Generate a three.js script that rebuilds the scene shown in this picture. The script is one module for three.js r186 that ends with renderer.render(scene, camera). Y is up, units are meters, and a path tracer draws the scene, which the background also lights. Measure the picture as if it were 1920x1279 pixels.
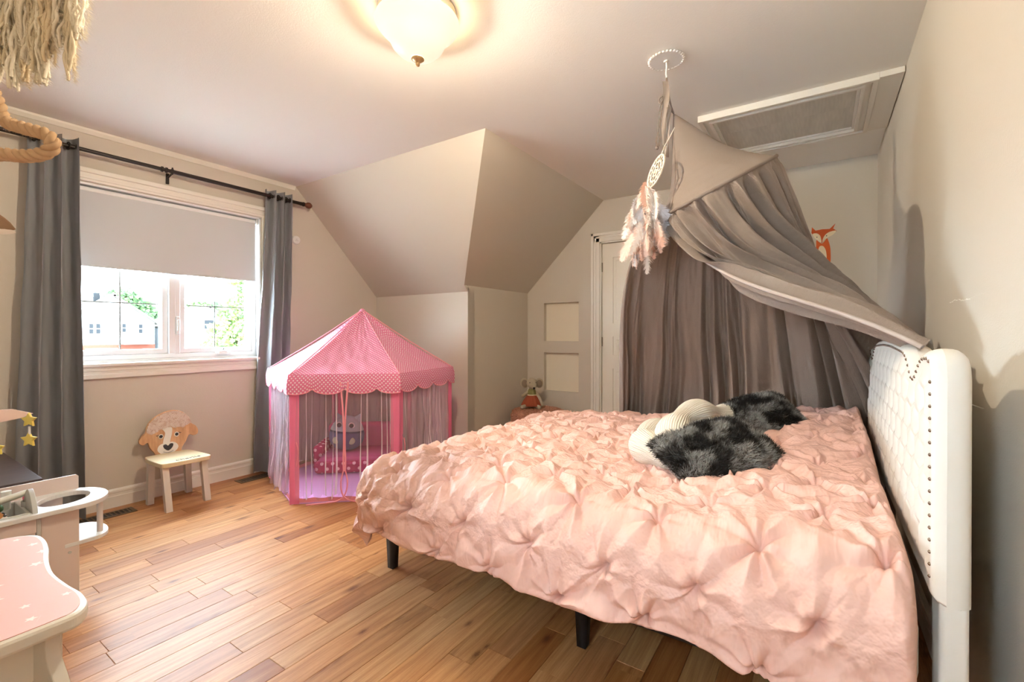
import * as THREE from 'three';
import { RoundedBoxGeometry } from 'three/addons/geometries/RoundedBoxGeometry.js';
import { TextGeometry } from 'three/addons/geometries/TextGeometry.js';
import { FontLoader } from 'three/addons/loaders/FontLoader.js';
import { MarchingCubes } from 'three/addons/objects/MarchingCubes.js';
import { mergeGeometries, mergeVertices, toCreasedNormals } from 'three/addons/utils/BufferGeometryUtils.js';
import { createNoise2D, createNoise3D } from 'simplex-noise';

// ---------- camera, sky, exposure ----------
const scene = new THREE.Scene();
const camera = new THREE.PerspectiveCamera(73.07, 1920 / 1279, 0.05, 400);
camera.position.set(0, 1.146, 0);
camera.rotation.set(-0.0037, 0.58956, 0, 'YXZ');
camera.setViewOffset(1920, 1279, 0, 12, 1920, 1279);
scene.background = new THREE.Color(0.73, 0.885, 1.0);       // even overcast daylight
scene.backgroundIntensity = 40.0;
const renderer = new THREE.WebGLRenderer();
renderer.toneMapping = THREE.LinearToneMapping;
renderer.toneMappingExposure = 1.6;
renderer.shadowMap.enabled = true;

// ---------- helpers ----------
function rng(seed) { let a = seed >>> 0; return () => { a = (a + 0x6D2B79F5) | 0; let t = Math.imul(a ^ (a >>> 15), 1 | a); t = (t + Math.imul(t ^ (t >>> 7), 61 | t)) ^ t; return ((t ^ (t >>> 14)) >>> 0) / 4294967296; }; }
const n2 = createNoise2D(rng(11)), n3 = createNoise3D(rng(12));
const clamp = (v, a, b) => Math.min(b, Math.max(a, v)), lerp = (a, b, t) => a + (b - a) * t;
const smooth = (a, b, v) => { const t = clamp((v - a) / (b - a), 0, 1); return t * t * (3 - 2 * t); };
const V = (x, y, z) => new THREE.Vector3(x, y, z);
const taken = {};
function numbered(n) { const k = taken[n] = (taken[n] ?? -1) + 1; return k ? n + '_' + String(k).padStart(3, '0') : n; }
function flat(g) { const r = g.index ? g.toNonIndexed() : g; for (const k of Object.keys(r.attributes)) if (!['position', 'normal', 'uv'].includes(k)) r.deleteAttribute(k); if (!r.attributes.normal) r.computeVertexNormals(); if (!r.attributes.uv) r.setAttribute('uv', new THREE.BufferAttribute(new Float32Array(r.attributes.position.count * 2), 2)); return r; }
const merged = (gs) => Array.isArray(gs) ? (gs.length === 1 ? gs[0] : mergeGeometries(gs.map(flat))) : gs;
function obj(name, gs, mat, parent = scene) {
  const m = new THREE.Mesh(merged(gs), mat); m.name = parent === scene ? numbered(name) : name;
  m.castShadow = m.receiveShadow = true; parent.add(m); return m;
}
function tag(o, label, category, group, kind) { o.userData.label = label; if (category) o.userData.category = category; if (group) o.userData.group = group; if (kind) o.userData.kind = kind; return o; }
function thing(name, label, category, pos = [0, 0, 0], turn = 0, group) {
  const o = new THREE.Group(); o.name = numbered(name); scene.add(o); o.position.set(...pos); o.rotation.y = turn; return tag(o, label, category, group);
}
function struct(name, gs, mat, label, parent = scene) { const m = obj(name, gs, mat, parent); if (parent === scene) tag(m, label, null, null, 'structure'); return m; }
const move = (g, x = 0, y = 0, z = 0) => g.translate(x, y, z);
const bx = (w, h, d, x = 0, y = 0, z = 0) => new THREE.BoxGeometry(w, h, d).translate(x, y, z);
const span = (x0, x1, y0, y1, z0, z1) => bx(x1 - x0, y1 - y0, z1 - z0, (x0 + x1) / 2, (y0 + y1) / 2, (z0 + z1) / 2);
const rb = (w, h, d, r = 0.004, x = 0, y = 0, z = 0, s = 2) => new RoundedBoxGeometry(w, h, d, s, Math.min(r, w / 2.01, h / 2.01, d / 2.01)).translate(x, y, z);
const rspan = (x0, x1, y0, y1, z0, z1, r = 0.004) => rb(x1 - x0, y1 - y0, z1 - z0, r, (x0 + x1) / 2, (y0 + y1) / 2, (z0 + z1) / 2);
const cyl = (r0, r1, h, x = 0, y = 0, z = 0, n = 20) => new THREE.CylinderGeometry(r1, r0, h, n).translate(x, y, z);
const sph = (r, x = 0, y = 0, z = 0, sx = 1, sy = 1, sz = 1, n = 24) => new THREE.SphereGeometry(r, n, Math.ceil(n * 0.7)).scale(sx, sy, sz).translate(x, y, z);
const lathe = (pts, n = 40) => new THREE.LatheGeometry(pts.map(([r, y]) => new THREE.Vector2(r, y)), n);
const curve = (pts, closed = false) => new THREE.CatmullRomCurve3(pts.map((q) => V(...q)), closed, 'centripetal');
const tube = (pts, r, n = 40, m = 8, closed = false) => new THREE.TubeGeometry(curve(pts, closed), n, r, m, closed);
const bar = (a, b, r0, r1 = r0, n = 10) => { const A = V(...a), B = V(...b), d = B.clone().sub(A), g = new THREE.CylinderGeometry(r1, r0, d.length(), n); g.applyQuaternion(new THREE.Quaternion().setFromUnitVectors(V(0, 1, 0), d.normalize())); return g.translate((a[0] + b[0]) / 2, (a[1] + b[1]) / 2, (a[2] + b[2]) / 2); };
const shape = (pts, holes = []) => { const s = new THREE.Shape(pts.map(([x, y]) => new THREE.Vector2(x, y))); for (const h of holes) s.holes.push(new THREE.Path(h.map(([x, y]) => new THREE.Vector2(x, y)))); return s; };
const ext = (s, d, bevel = 0, seg = 12) => new THREE.ExtrudeGeometry(s, { depth: d, bevelEnabled: bevel > 0, bevelThickness: bevel, bevelSize: bevel, bevelOffset: -bevel, bevelSegments: 2, curveSegments: seg });
const rect = (x0, x1, y0, y1) => [[x0, y0], [x1, y0], [x1, y1], [x0, y1]];
function spline(pts, n = 60, closed = true) { return new THREE.CatmullRomCurve3(pts.map(([x, y]) => V(x, y, 0)), closed, 'centripetal').getPoints(n).map((q) => [q.x, q.y]); }
function grid(nu, nv, fn, uvs = 1, wrapU = false) {
  const pos = [], uv = [], idx = [];
  for (let j = 0; j <= nv; j++) for (let i = 0; i <= nu; i++) { const q = fn(i / nu, j / nv, i, j); pos.push(q[0], q[1], q[2]); uv.push(q[3] ?? i / nu * uvs, q[4] ?? j / nv * uvs); }
  const W = nu + 1;
  for (let j = 0; j < nv; j++) for (let i = 0; i < nu; i++) { const a = j * W + i; idx.push(a, a + 1, a + W + 1, a, a + W + 1, a + W); }
  const g = new THREE.BufferGeometry(); g.setAttribute('position', new THREE.Float32BufferAttribute(pos, 3)); g.setAttribute('uv', new THREE.Float32BufferAttribute(uv, 2)); g.setIndex(idx); g.computeVertexNormals();
  if (wrapU) { const N = g.attributes.normal; for (let j = 0; j <= nv; j++) { const a = j * W, b = a + nu, v = V(N.getX(a) + N.getX(b), N.getY(a) + N.getY(b), N.getZ(a) + N.getZ(b)).normalize(); N.setXYZ(a, v.x, v.y, v.z); N.setXYZ(b, v.x, v.y, v.z); } }
  return g;
}
function metreUV(g, s = 1) {   // box projection in metres
  g = flat(g); const p = g.attributes.position, n = g.attributes.normal, u = g.attributes.uv;
  for (let i = 0; i < p.count; i++) { const ax = Math.abs(n.getX(i)), ay = Math.abs(n.getY(i)), az = Math.abs(n.getZ(i)); const [a, b] = ay > ax && ay > az ? [p.getX(i), p.getZ(i)] : ax > az ? [p.getZ(i), p.getY(i)] : [p.getX(i), p.getY(i)]; u.setXY(i, a * s, b * s); }
  return g;
}
// one continuous surface round tapered bones: [[x,y,z,r],[x,y,z,r]] each
function body(bones, k = 0.02, cell = 0.006) {
  let lo = [9, 9, 9], hi = [-9, -9, -9];
  for (const b of bones) for (const q of b) for (let i = 0; i < 3; i++) { lo[i] = Math.min(lo[i], q[i] - q[3] - 2 * cell); hi[i] = Math.max(hi[i], q[i] + q[3] + 2 * cell); }
  const L = Math.max(...hi.map((h, i) => h - lo[i])), c = lo.map((l, i) => (l + hi[i]) / 2), N = Math.min(110, Math.ceil(L / cell) + 6);
  const mc = new MarchingCubes(N, new THREE.MeshStandardMaterial(), false, false, 120000); mc.isolation = 0;
  const half = N / 2, S = L / 2 * 1.12;
  for (let z = 0; z < N; z++) for (let y = 0; y < N; y++) for (let x = 0; x < N; x++) {
    const P = [(x - half) / half * S + c[0], (y - half) / half * S + c[1], (z - half) / half * S + c[2]]; let d = 9;
    for (const [A, B] of bones) { const ab = [B[0] - A[0], B[1] - A[1], B[2] - A[2]], l2 = ab[0] ** 2 + ab[1] ** 2 + ab[2] ** 2 || 1e-9; const t = clamp(((P[0] - A[0]) * ab[0] + (P[1] - A[1]) * ab[1] + (P[2] - A[2]) * ab[2]) / l2, 0, 1);
      const e = Math.hypot(P[0] - A[0] - ab[0] * t, P[1] - A[1] - ab[1] * t, P[2] - A[2] - ab[2] * t) - lerp(A[3], B[3], t); const h = clamp(0.5 + 0.5 * (d - e) / k, 0, 1); d = lerp(d, e, h) - k * h * (1 - h); }
    mc.field[z * N * N + y * N + x] = -d;
  }
  mc.update(); const g = new THREE.BufferGeometry();
  g.setAttribute('position', new THREE.BufferAttribute(mc.positionArray.slice(0, mc.count * 3), 3)); let r = mergeVertices(g, 1e-5); r.scale(S, S, S).translate(...c); r.computeVertexNormals();
  r.setAttribute('uv', new THREE.BufferAttribute(new Float32Array(r.attributes.position.count * 2), 2)); return r;
}
function fibres(list, w = 0.0004) { // thin hairs [[ax,ay,az],[bx,by,bz]]
  const pos = []; for (const [a, b] of list) { const d = V(b[0] - a[0], b[1] - a[1], b[2] - a[2]), s = d.clone().cross(V(0.3, 0.5, 0.8)).normalize().multiplyScalar(w); pos.push(a[0] - s.x, a[1] - s.y, a[2] - s.z, a[0] + s.x, a[1] + s.y, a[2] + s.z, ...b); }
  const g = new THREE.BufferGeometry(); g.setAttribute('position', new THREE.Float32BufferAttribute(pos, 3)); g.computeVertexNormals(); return g;
}
// ---------- textures ----------
function data(w, h, fn, srgb = true) {
  const a = new Uint8Array(w * h * 4);
  for (let y = 0; y < h; y++) for (let x = 0; x < w; x++) { const c = fn(x, y), o = (y * w + x) * 4; a[o] = clamp(c[0], 0, 255); a[o + 1] = clamp(c[1], 0, 255); a[o + 2] = clamp(c[2], 0, 255); a[o + 3] = 255; }
  const t = new THREE.DataTexture(a, w, h); t.magFilter = THREE.LinearFilter; t.minFilter = THREE.LinearFilter; t.wrapS = t.wrapT = THREE.RepeatWrapping; if (srgb) t.colorSpace = THREE.SRGBColorSpace; t.needsUpdate = true; return t;
}
function canvasTex(w, h, draw) { const c = document.createElement('canvas'); c.width = w; c.height = h; draw(c.getContext('2d')); const t = new THREE.CanvasTexture(c); t.colorSpace = THREE.SRGBColorSpace; t.wrapS = t.wrapT = THREE.RepeatWrapping; return t; }
const rep = (t, x, y = x) => { const c = t.clone(); c.repeat.set(x, y); c.needsUpdate = true; return c; };
const P2 = 2 * Math.PI;
const tile = (x, y, w, h, f) => n3(Math.cos(x / w * P2) * f, Math.sin(x / w * P2) * f, Math.sin(y / h * P2) * f * 1.3 + Math.cos(y / h * P2) * f * 0.7);
const plaster = data(256, 256, (x, y) => { const v = 128 + 55 * tile(x, y, 256, 256, 9) + 40 * tile(x, y, 256, 256, 21); return [v, v, v]; }, false);
const weave = data(128, 128, (x, y) => { const v = 128 + 70 * Math.sin(x / 128 * P2 * 32) * Math.sin(y / 128 * P2 * 32) + 30 * tile(x, y, 128, 128, 8); return [v, v, v]; }, false);
const crinkle = data(256, 256, (x, y) => { const v = 128 + 70 * tile(x, y * 0.5, 256, 128, 3) + 45 * tile(x, y, 256, 256, 8); return [v, v, v]; }, false);
const ribs = data(64, 4, (x) => { const v = 128 + 120 * Math.sin(x / 64 * P2 * 4); return [v, v, v]; }, false);
// hardwood: grain along v, ten boards' worth of figure across u (1 m x 2 m)
const wr = rng(5), knots = Array.from({ length: 16 }, () => [wr(), wr(), 0.006 + 0.012 * wr()]), streaks = Array.from({ length: 46 }, () => [wr(), wr(), 0.004 + 0.012 * wr(), 0.06 + 0.22 * wr(), wr()]);
const oak = data(1024, 2048, (px, py) => {
  const u = px / 1024, v = py / 2048 * 2; let k = 0, wu = u;
  for (const [ku, kv, r] of knots) { const du = u - ku, dv = v - kv * 2; if (Math.abs(dv) > 0.2 || Math.abs(du) > 0.06) continue; const d = Math.hypot(du, dv * 0.45); wu += Math.sign(du) * 0.006 * Math.exp(-d / 0.02); k += Math.exp(-((d / r) ** 2)) * (0.75 + 0.35 * n2(u * 300, v * 120)); k += 0.35 * Math.exp(-((Math.abs(du) / (r * 0.8)) ** 2)) * Math.exp(-Math.abs(dv) / 0.05) * (0.5 + 0.5 * n2(u * 220, v * 40)); }
  for (const [su, sv, w, l, s] of streaks) { const dv = (v - sv * 2) / l; if (Math.abs(dv) > 1.5) continue; const du = (u - su - 0.006 * n2(v * 9, su * 50)) / w; if (Math.abs(du) > 3) continue; k += (0.22 + 0.35 * s) * Math.exp(-du * du) * Math.exp(-dv * dv * 2) * (0.6 + 0.6 * n2(u * 160, v * 14)); }
  const g1 = n2(wu * 26, v * 1.6), g2 = n2(wu * 95 + g1, v * 3.1), g3 = n2(wu * 420, v * 7), g4 = n2(wu * 900, v * 60);
  const t = 0.10 * g1 + 0.08 * g2 + 0.06 * g3 + 0.03 * g4; const q = clamp(k, 0, 1);
  const c = [204 + t * 135, 155 + t * 150, 105 + t * 145];
  return [lerp(c[0], 122, q), lerp(c[1], 72, q), lerp(c[2], 38, q)];
});
const dots = (bg, fg, n, r, S = 256) => canvasTex(S, S, (c) => { c.fillStyle = bg; c.fillRect(0, 0, S, S); c.fillStyle = fg; const s = S / n; for (let j = 0; j <= n; j++) for (let i = 0; i <= n; i++) for (const [a, b] of [[0, 0], [0.5, 0.5]]) { c.beginPath(); c.arc((i + a) * s, (j + b) * s, r * s, 0, P2); c.fill(); } });
const tentDots = dots('#e67fa6', '#fff4f8', 4, 0.19), sofaDots = dots('#b91f5e', '#ffd3e2', 2, 0.16);
const starPrint = canvasTex(512, 512, (c) => { c.fillStyle = '#efb9ae'; c.fillRect(0, 0, 512, 512); const r = rng(9); c.fillStyle = '#f6e6dc'; for (let i = 0; i < 30; i++) { const x = 30 + (i % 6) * 85 + r() * 30, y = 28 + Math.floor(i / 6) * 98 + r() * 40, R = 10 + r() * 7, a = r() * 6; c.beginPath(); for (let k = 0; k < 10; k++) { const q = a + k * P2 / 10, s = k % 2 ? R * 0.45 : R; c.lineTo(x + s * Math.cos(q), y + s * Math.sin(q)); } c.closePath(); c.fill(); } c.strokeStyle = 'rgba(250,225,215,0.45)'; c.lineWidth = 1; for (let i = 0; i < 26; i++) { const x = r() * 512, y = r() * 512; c.beginPath(); c.moveTo(x, y); c.lineTo(x + (r() - 0.5) * 60, y + (r() - 0.5) * 60); c.stroke(); } });
const pale = data(256, 256, (x, y) => { const t = 14 * n2(x * 0.06, y * 0.008) + 9 * n2(x * 0.3, y * 0.02) + 5 * n2(x, y * 0.1); return [206 + t, 160 + t, 118 + t]; });
const walnut = data(256, 256, (x, y) => { const t = 9 * n2(x * 0.05, y * 0.006) + 7 * n2(x * 0.3, y * 0.03); return [62 + t, 44 + t * 0.8, 40 + t * 0.7]; });
const plyTex = data(256, 256, (x, y) => { const t = 6 * n2(x * 0.03, y * 0.006) + 5 * n2(x * 0.2, y * 0.02) + 4 * n2(x * 0.5, y * 0.5); return [216 + t, 211 + t, 200 + t]; });
// ---------- materials ----------
const std = (c, r = 0.7, o = {}) => { const { lin, ...q } = o; const m = new THREE.MeshPhysicalMaterial({ roughness: r, ...q }); if (Array.isArray(c)) m.color.setRGB(...c); else m.color.set(c); return m; };
const M = {
  wall: std('#d4ccbf', 0.75, { bumpMap: rep(plaster, 3), bumpScale: 0.0006 }),
  ceil: std('#f8f6f1', 0.85, { bumpMap: rep(plaster, 2), bumpScale: 0.0006 }),
  trim: std('#efebe2', 0.4), niche: std('#efe6d3', 0.7), door: std('#efe8da', 0.45), ply: std('#ffffff', 0.85, { map: plyTex }),
  pvc: std('#f1f3f5', 0.35), bar: std('#5a5650', 0.5), glass: std('#ffffff', 0.0, { transmission: 1, thickness: 0, ior: 1.45 }),
  blind: std('#d3d6d8', 0.9, { bumpMap: rep(weave, 40), bumpScale: 0.0003, transmission: 0.04, thickness: 0 }),
  curtain: std('#97999c', 1, { specularIntensity: 0.2, bumpMap: rep(weave, 12), bumpScale: 0.0004 }), rod: std('#2c2522', 0.4, { metalness: 0.3 }), finial: std('#6b3620', 0.4),
  white: std('#e9e9e7', 0.45), black: std('#17171a', 0.45), steel: std('#b9b6b0', 0.3, { metalness: 1 }), hinge: std('#8c8577', 0.4, { metalness: 0.8 }),
  comforter: std('#e8bdae', 0.6, { sheen: 0.3, sheenColor: new THREE.Color('#ffe9e2'), sheenRoughness: 0.4, bumpMap: crinkle, bumpScale: 0.0035 }),
  headboard: std('#ece8de', 0.55), mattress: std('#e9e5de', 0.9),
  canopy: std('#97877b', 0.9, { bumpMap: rep(crinkle, 6, 6), bumpScale: 0.0015, transmission: 0.12, thickness: 0 }), hem: std('#b5a89f', 0.9),
  knit: std('#eae3d3', 0.9, { bumpMap: rep(ribs, 1, 1), bumpScale: 0.002 }), furA: std('#ffffff', 0.75), furBase: std('#4a4846', 0.95), furBack: std('#8d857e', 0.9),
  pouf: std('#c9927a', 0.95), tent: std('#ffffff', 0.75, { map: tentDots, transmission: 0.25, thickness: 0 }), tentPink: std('#ee7fa6', 0.7, { transmission: 0.15, thickness: 0 }), tentTrim: std('#ee9aa8', 0.7), tentFloor: std('#dca6e0', 0.6),
  tulleFront: std('#f6e6f2', 0.9, { transparent: true, opacity: 0.14, side: THREE.DoubleSide }), tulle: std('#f6e6f2', 0.9, { transparent: true, opacity: 0.3, side: THREE.DoubleSide }), tulleFold: std('#f7eaf4', 0.9, { transparent: true, opacity: 0.75 }),
  sofa: std('#ffffff', 0.85, { map: sofaDots }), sofaTop: std('#c9568c', 0.9),
};
// ---------- room shell ----------
const XW = -3.861, XE = 0.344, ZN = -4.236, ZS = 0.02, H = 2.44, ZP = -2.328, XP = -1.759, ZK = -3.218, XK = -2.63, Y1 = 1.518, Y2 = 1.572, XR = -0.8, ZB = 0.72;
const facingX = (g, x) => g.rotateY(-Math.PI / 2).translate(x, 0, 0);   // shape x -> z, depth -> -x
const room = (n, g, m, l) => struct(n, g, m, l);
{ // floor: sub-floor and boards
  const fl = room('floor', span(XW - 0.1, XE + 0.1, -0.12, -0.012, ZN - 0.1, ZB + 0.1), std('#3a281a', 0.9), 'honey-toned hardwood plank floor of the bedroom');
  const r = rng(21), tints = ['#e6e0da', '#dacdbf', '#e8dace', '#cdb59f', '#dfd3c8', '#c0a186', '#e5d5c6', '#d2bfb6'].map((c) => std(c, 0.46, { map: oak, bumpMap: oak, bumpScale: 0.0004, specularIntensity: 0.8 }));
  const W = 0.1022, e = 0.0012; let col = 0;
  for (let x = XW; x < XE - 0.01; x += W, col++) {
    const x1 = Math.min(x + W, XE), zLo = x + W / 2 < XK ? ZK : ZN, zHi = x + W / 2 < XR ? ZS : ZB; let z = zHi + r() * 0.5;
    while (z > zLo) {
      const len = 0.35 + 0.95 * r() * (r() < 0.3 ? 0.5 : 1), a = Math.max(z - len, zLo), b = Math.min(z, zHi); z -= len; if (b - a < 0.02) continue;
      const x0p = x + 0.0004, x1p = x1 - 0.0004, z0 = a + 0.0004, z1 = b - 0.0004, u0 = Math.floor(r() * 10) / 10, v0 = r();
      const pt = (X, Y, Z) => [X, Y, Z, u0 + (X - x), (v0 + (Z - a) / 2)];
      const ring = [[x0p, z0], [x1p, z0], [x1p, z1], [x0p, z1]], inn = [[x0p + e, z0 + e], [x1p - e, z0 + e], [x1p - e, z1 - e], [x0p + e, z1 - e]];
      const pos = [], uv = [], q = (A, B, C, D) => { for (const P of [A, B, C, A, C, D]) { pos.push(P[0], P[1], P[2]); uv.push(P[3], P[4]); } };
      q(...[3, 2, 1, 0].map((k) => pt(inn[k][0], 0, inn[k][1])));
      for (let k = 0; k < 4; k++) { const m = (k + 1) % 4; q(pt(ring[k][0], -0.0012, ring[k][1]), pt(inn[k][0], 0, inn[k][1]), pt(inn[m][0], 0, inn[m][1]), pt(ring[m][0], -0.0012, ring[m][1])); q(pt(ring[k][0], -0.012, ring[k][1]), pt(ring[k][0], -0.0012, ring[k][1]), pt(ring[m][0], -0.0012, ring[m][1]), pt(ring[m][0], -0.012, ring[m][1])); }
      const g = new THREE.BufferGeometry(); g.setAttribute('position', new THREE.Float32BufferAttribute(pos, 3)); g.setAttribute('uv', new THREE.Float32BufferAttribute(uv, 2)); g.computeVertexNormals();
      obj('floor_plank', g, tints[Math.floor(r() * tints.length)], fl);
    }
  }
}
const ceiling = room('ceiling', metreUV(span(XW - 0.1, XE + 0.1, H, H + 0.15, ZN - 0.1, ZB + 0.1)), M.ceil, 'flat off-white painted ceiling');
const WZ0 = -2.02, WZ1 = -0.82, WY0 = 0.945, WY1 = 2.1;   // window opening in the window wall
room('wall_west', facingX(ext(shape(rect(ZN - 0.1, ZB, -0.1, H + 0.05), [rect(WZ0, WZ1, WY0, WY1)]), 0.2), XW), M.wall, 'greige painted wall with the window');
const wallEast = room('wall_east', facingX(ext(shape(rect(ZN - 0.1, ZB + 0.1, -0.1, H + 0.05)), 0.16), XE + 0.16), M.wall, 'greige painted wall behind the headboard');
const DX0 = -1.795, DX1 = -1.035, DY = 2.035, NI = [[-2.426, -2.024, 1.06, 1.46], [-2.426, -2.024, 0.538, 0.94]];
const wallNorth = room('wall_north', ext(shape(rect(XW - 0.1, XE + 0.1, -0.1, H + 0.05), [rect(DX0, DX1, 0, DY), ...NI.map((n) => rect(...n))]), 0.16).translate(0, 0, ZN - 0.16), M.wall, 'greige painted wall with the door and two square niches');
for (const [x0, x1, y0, y1] of NI) obj('niche_back', span(x0 - 0.01, x1 + 0.01, y0 - 0.01, y1 + 0.01, ZN - 0.075, ZN - 0.05), M.niche, wallNorth);
room('wall_south', ext(shape(rect(XW - 0.1, XR, -0.1, H + 0.05)), 0.12).translate(0, 0, ZS), M.wall, 'greige painted wall behind the toy furniture');
room('wall_return', facingX(ext(shape(rect(ZS, ZB, -0.1, H + 0.05)), 0.12), XR), M.wall, 'greige painted return wall beside the camera');
const BW = [-0.77, -0.33, 1.15, 1.85];
room('wall_back', ext(shape(rect(XR - 0.12, XE + 0.1, -0.1, H + 0.05), [rect(...BW)]), 0.16).translate(0, 0, ZB), M.wall, 'greige painted wall with a window behind the camera');
{ // window behind the camera: its daylight shades the headboard on the wall
  const w = new THREE.Group(); w.name = 'window_2'; scene.add(w); tag(w, 'white framed window behind the camera', null, null, 'structure');
  const [x0, x1, y0, y1] = BW, f = 0.05;
  obj('frame', [span(x0, x1, y0, y0 + f, ZB + 0.05, ZB + 0.11), span(x0, x1, y1 - f, y1, ZB + 0.05, ZB + 0.11), span(x0, x0 + f, y0, y1, ZB + 0.05, ZB + 0.11), span(x1 - f, x1, y0, y1, ZB + 0.05, ZB + 0.11)], M.pvc, w);
  obj('pane', span(x0 + f, x1 - f, y0 + f, y1 - f, ZB + 0.078, ZB + 0.082), M.glass, w);
}
// knee walls and sloped ceilings of the roof corner
room('wall_knee_window_side', metreUV(span(XW - 0.05, XK, -0.05, Y1, ZK - 0.1, ZK)), M.wall, 'low knee wall behind the play tent');
room('wall_knee_door_side', metreUV(span(XK - 0.1, XK, -0.05, Y2, ZN - 0.05, ZK - 0.0001)), M.wall, 'low knee wall beside the fluffy pouf');
function slab(pts, t, uvAxes) { // polygon with thickness, away from the room
  const P = pts.map((q) => V(...q)), n = P[1].clone().sub(P[0]).cross(P[2].clone().sub(P[0])).normalize(), B = P.map((q) => q.clone().addScaledVector(n, -t)), pos = [], tri = (...k) => k.forEach((q) => pos.push(q.x, q.y, q.z)), N = P.length;
  for (let i = 1; i < N - 1; i++) { tri(P[0], P[i], P[i + 1]); tri(B[0], B[i + 1], B[i]); }
  for (let i = 0; i < N; i++) { const j = (i + 1) % N; tri(P[i], B[i], B[j]); tri(P[i], B[j], P[j]); }
  const g = new THREE.BufferGeometry(); g.setAttribute('position', new THREE.Float32BufferAttribute(pos, 3)); g.computeVertexNormals(); return metreUV(g);
}
const zh = ZK + (Y2 - Y1) * (ZP - ZK) / (H - Y1);
room('ceiling_slope_window_side', slab([[XW - 0.02, H, ZP], [XW - 0.02, Y1, ZK], [XK, Y1, ZK], [XK, Y2, zh], [XP, H, ZP]], 0.03), M.wall, 'pale sloped ceiling above the play tent');
room('ceiling_slope_door_side', slab([[XP, H, ZP], [XK, Y2, zh], [XK, Y2, ZN - 0.02], [XP, H, ZN - 0.02]], 0.03), M.wall, 'shaded sloped ceiling beside the door wall');
// baseboards: stepped profile swept along a wall
function base(name, len, label) {
  const g = ext(shape([[0, 0], [0.016, 0], [0.016, 0.072], [0.012, 0.076], [0.012, 0.092], [0.015, 0.096], [0.015, 0.108], [0.006, 0.118], [0, 0.12]]), len); return struct(name, g, M.trim, label);
}
base('baseboard_west', 3.23).rotation.set(0, Math.PI, 0); { const b = scene.children.at(-1); b.rotation.set(0, 0, 0); b.position.set(XW, 0, ZK); tag(b, 'white moulded baseboard under the window', null, null, 'structure'); }
{ const b = base('baseboard_east', 4.2, 'white moulded baseboard along the headboard wall'); b.rotation.y = Math.PI; b.position.set(XE, 0, -0.02); }
{ const b = base('baseboard_north', 0.74, 'white moulded baseboard below the niches'); b.rotation.y = -Math.PI / 2; b.position.set(-1.885, 0, ZN); }
{ const b = base('baseboard_knee', 1.22, 'white moulded baseboard of the knee wall behind the tent'); b.rotation.y = -Math.PI / 2; b.position.set(XK, 0, ZK); }
struct('trim_1', ext(shape([[0, 0], [0, -0.034], [0.006, -0.034], [0.016, -0.012], [0.018, 0]]), ZS - ZP - 0.02).translate(XW, H - 0.0005, ZP + 0.01), M.trim, 'narrow white trim where the window wall meets the ceiling');
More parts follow.
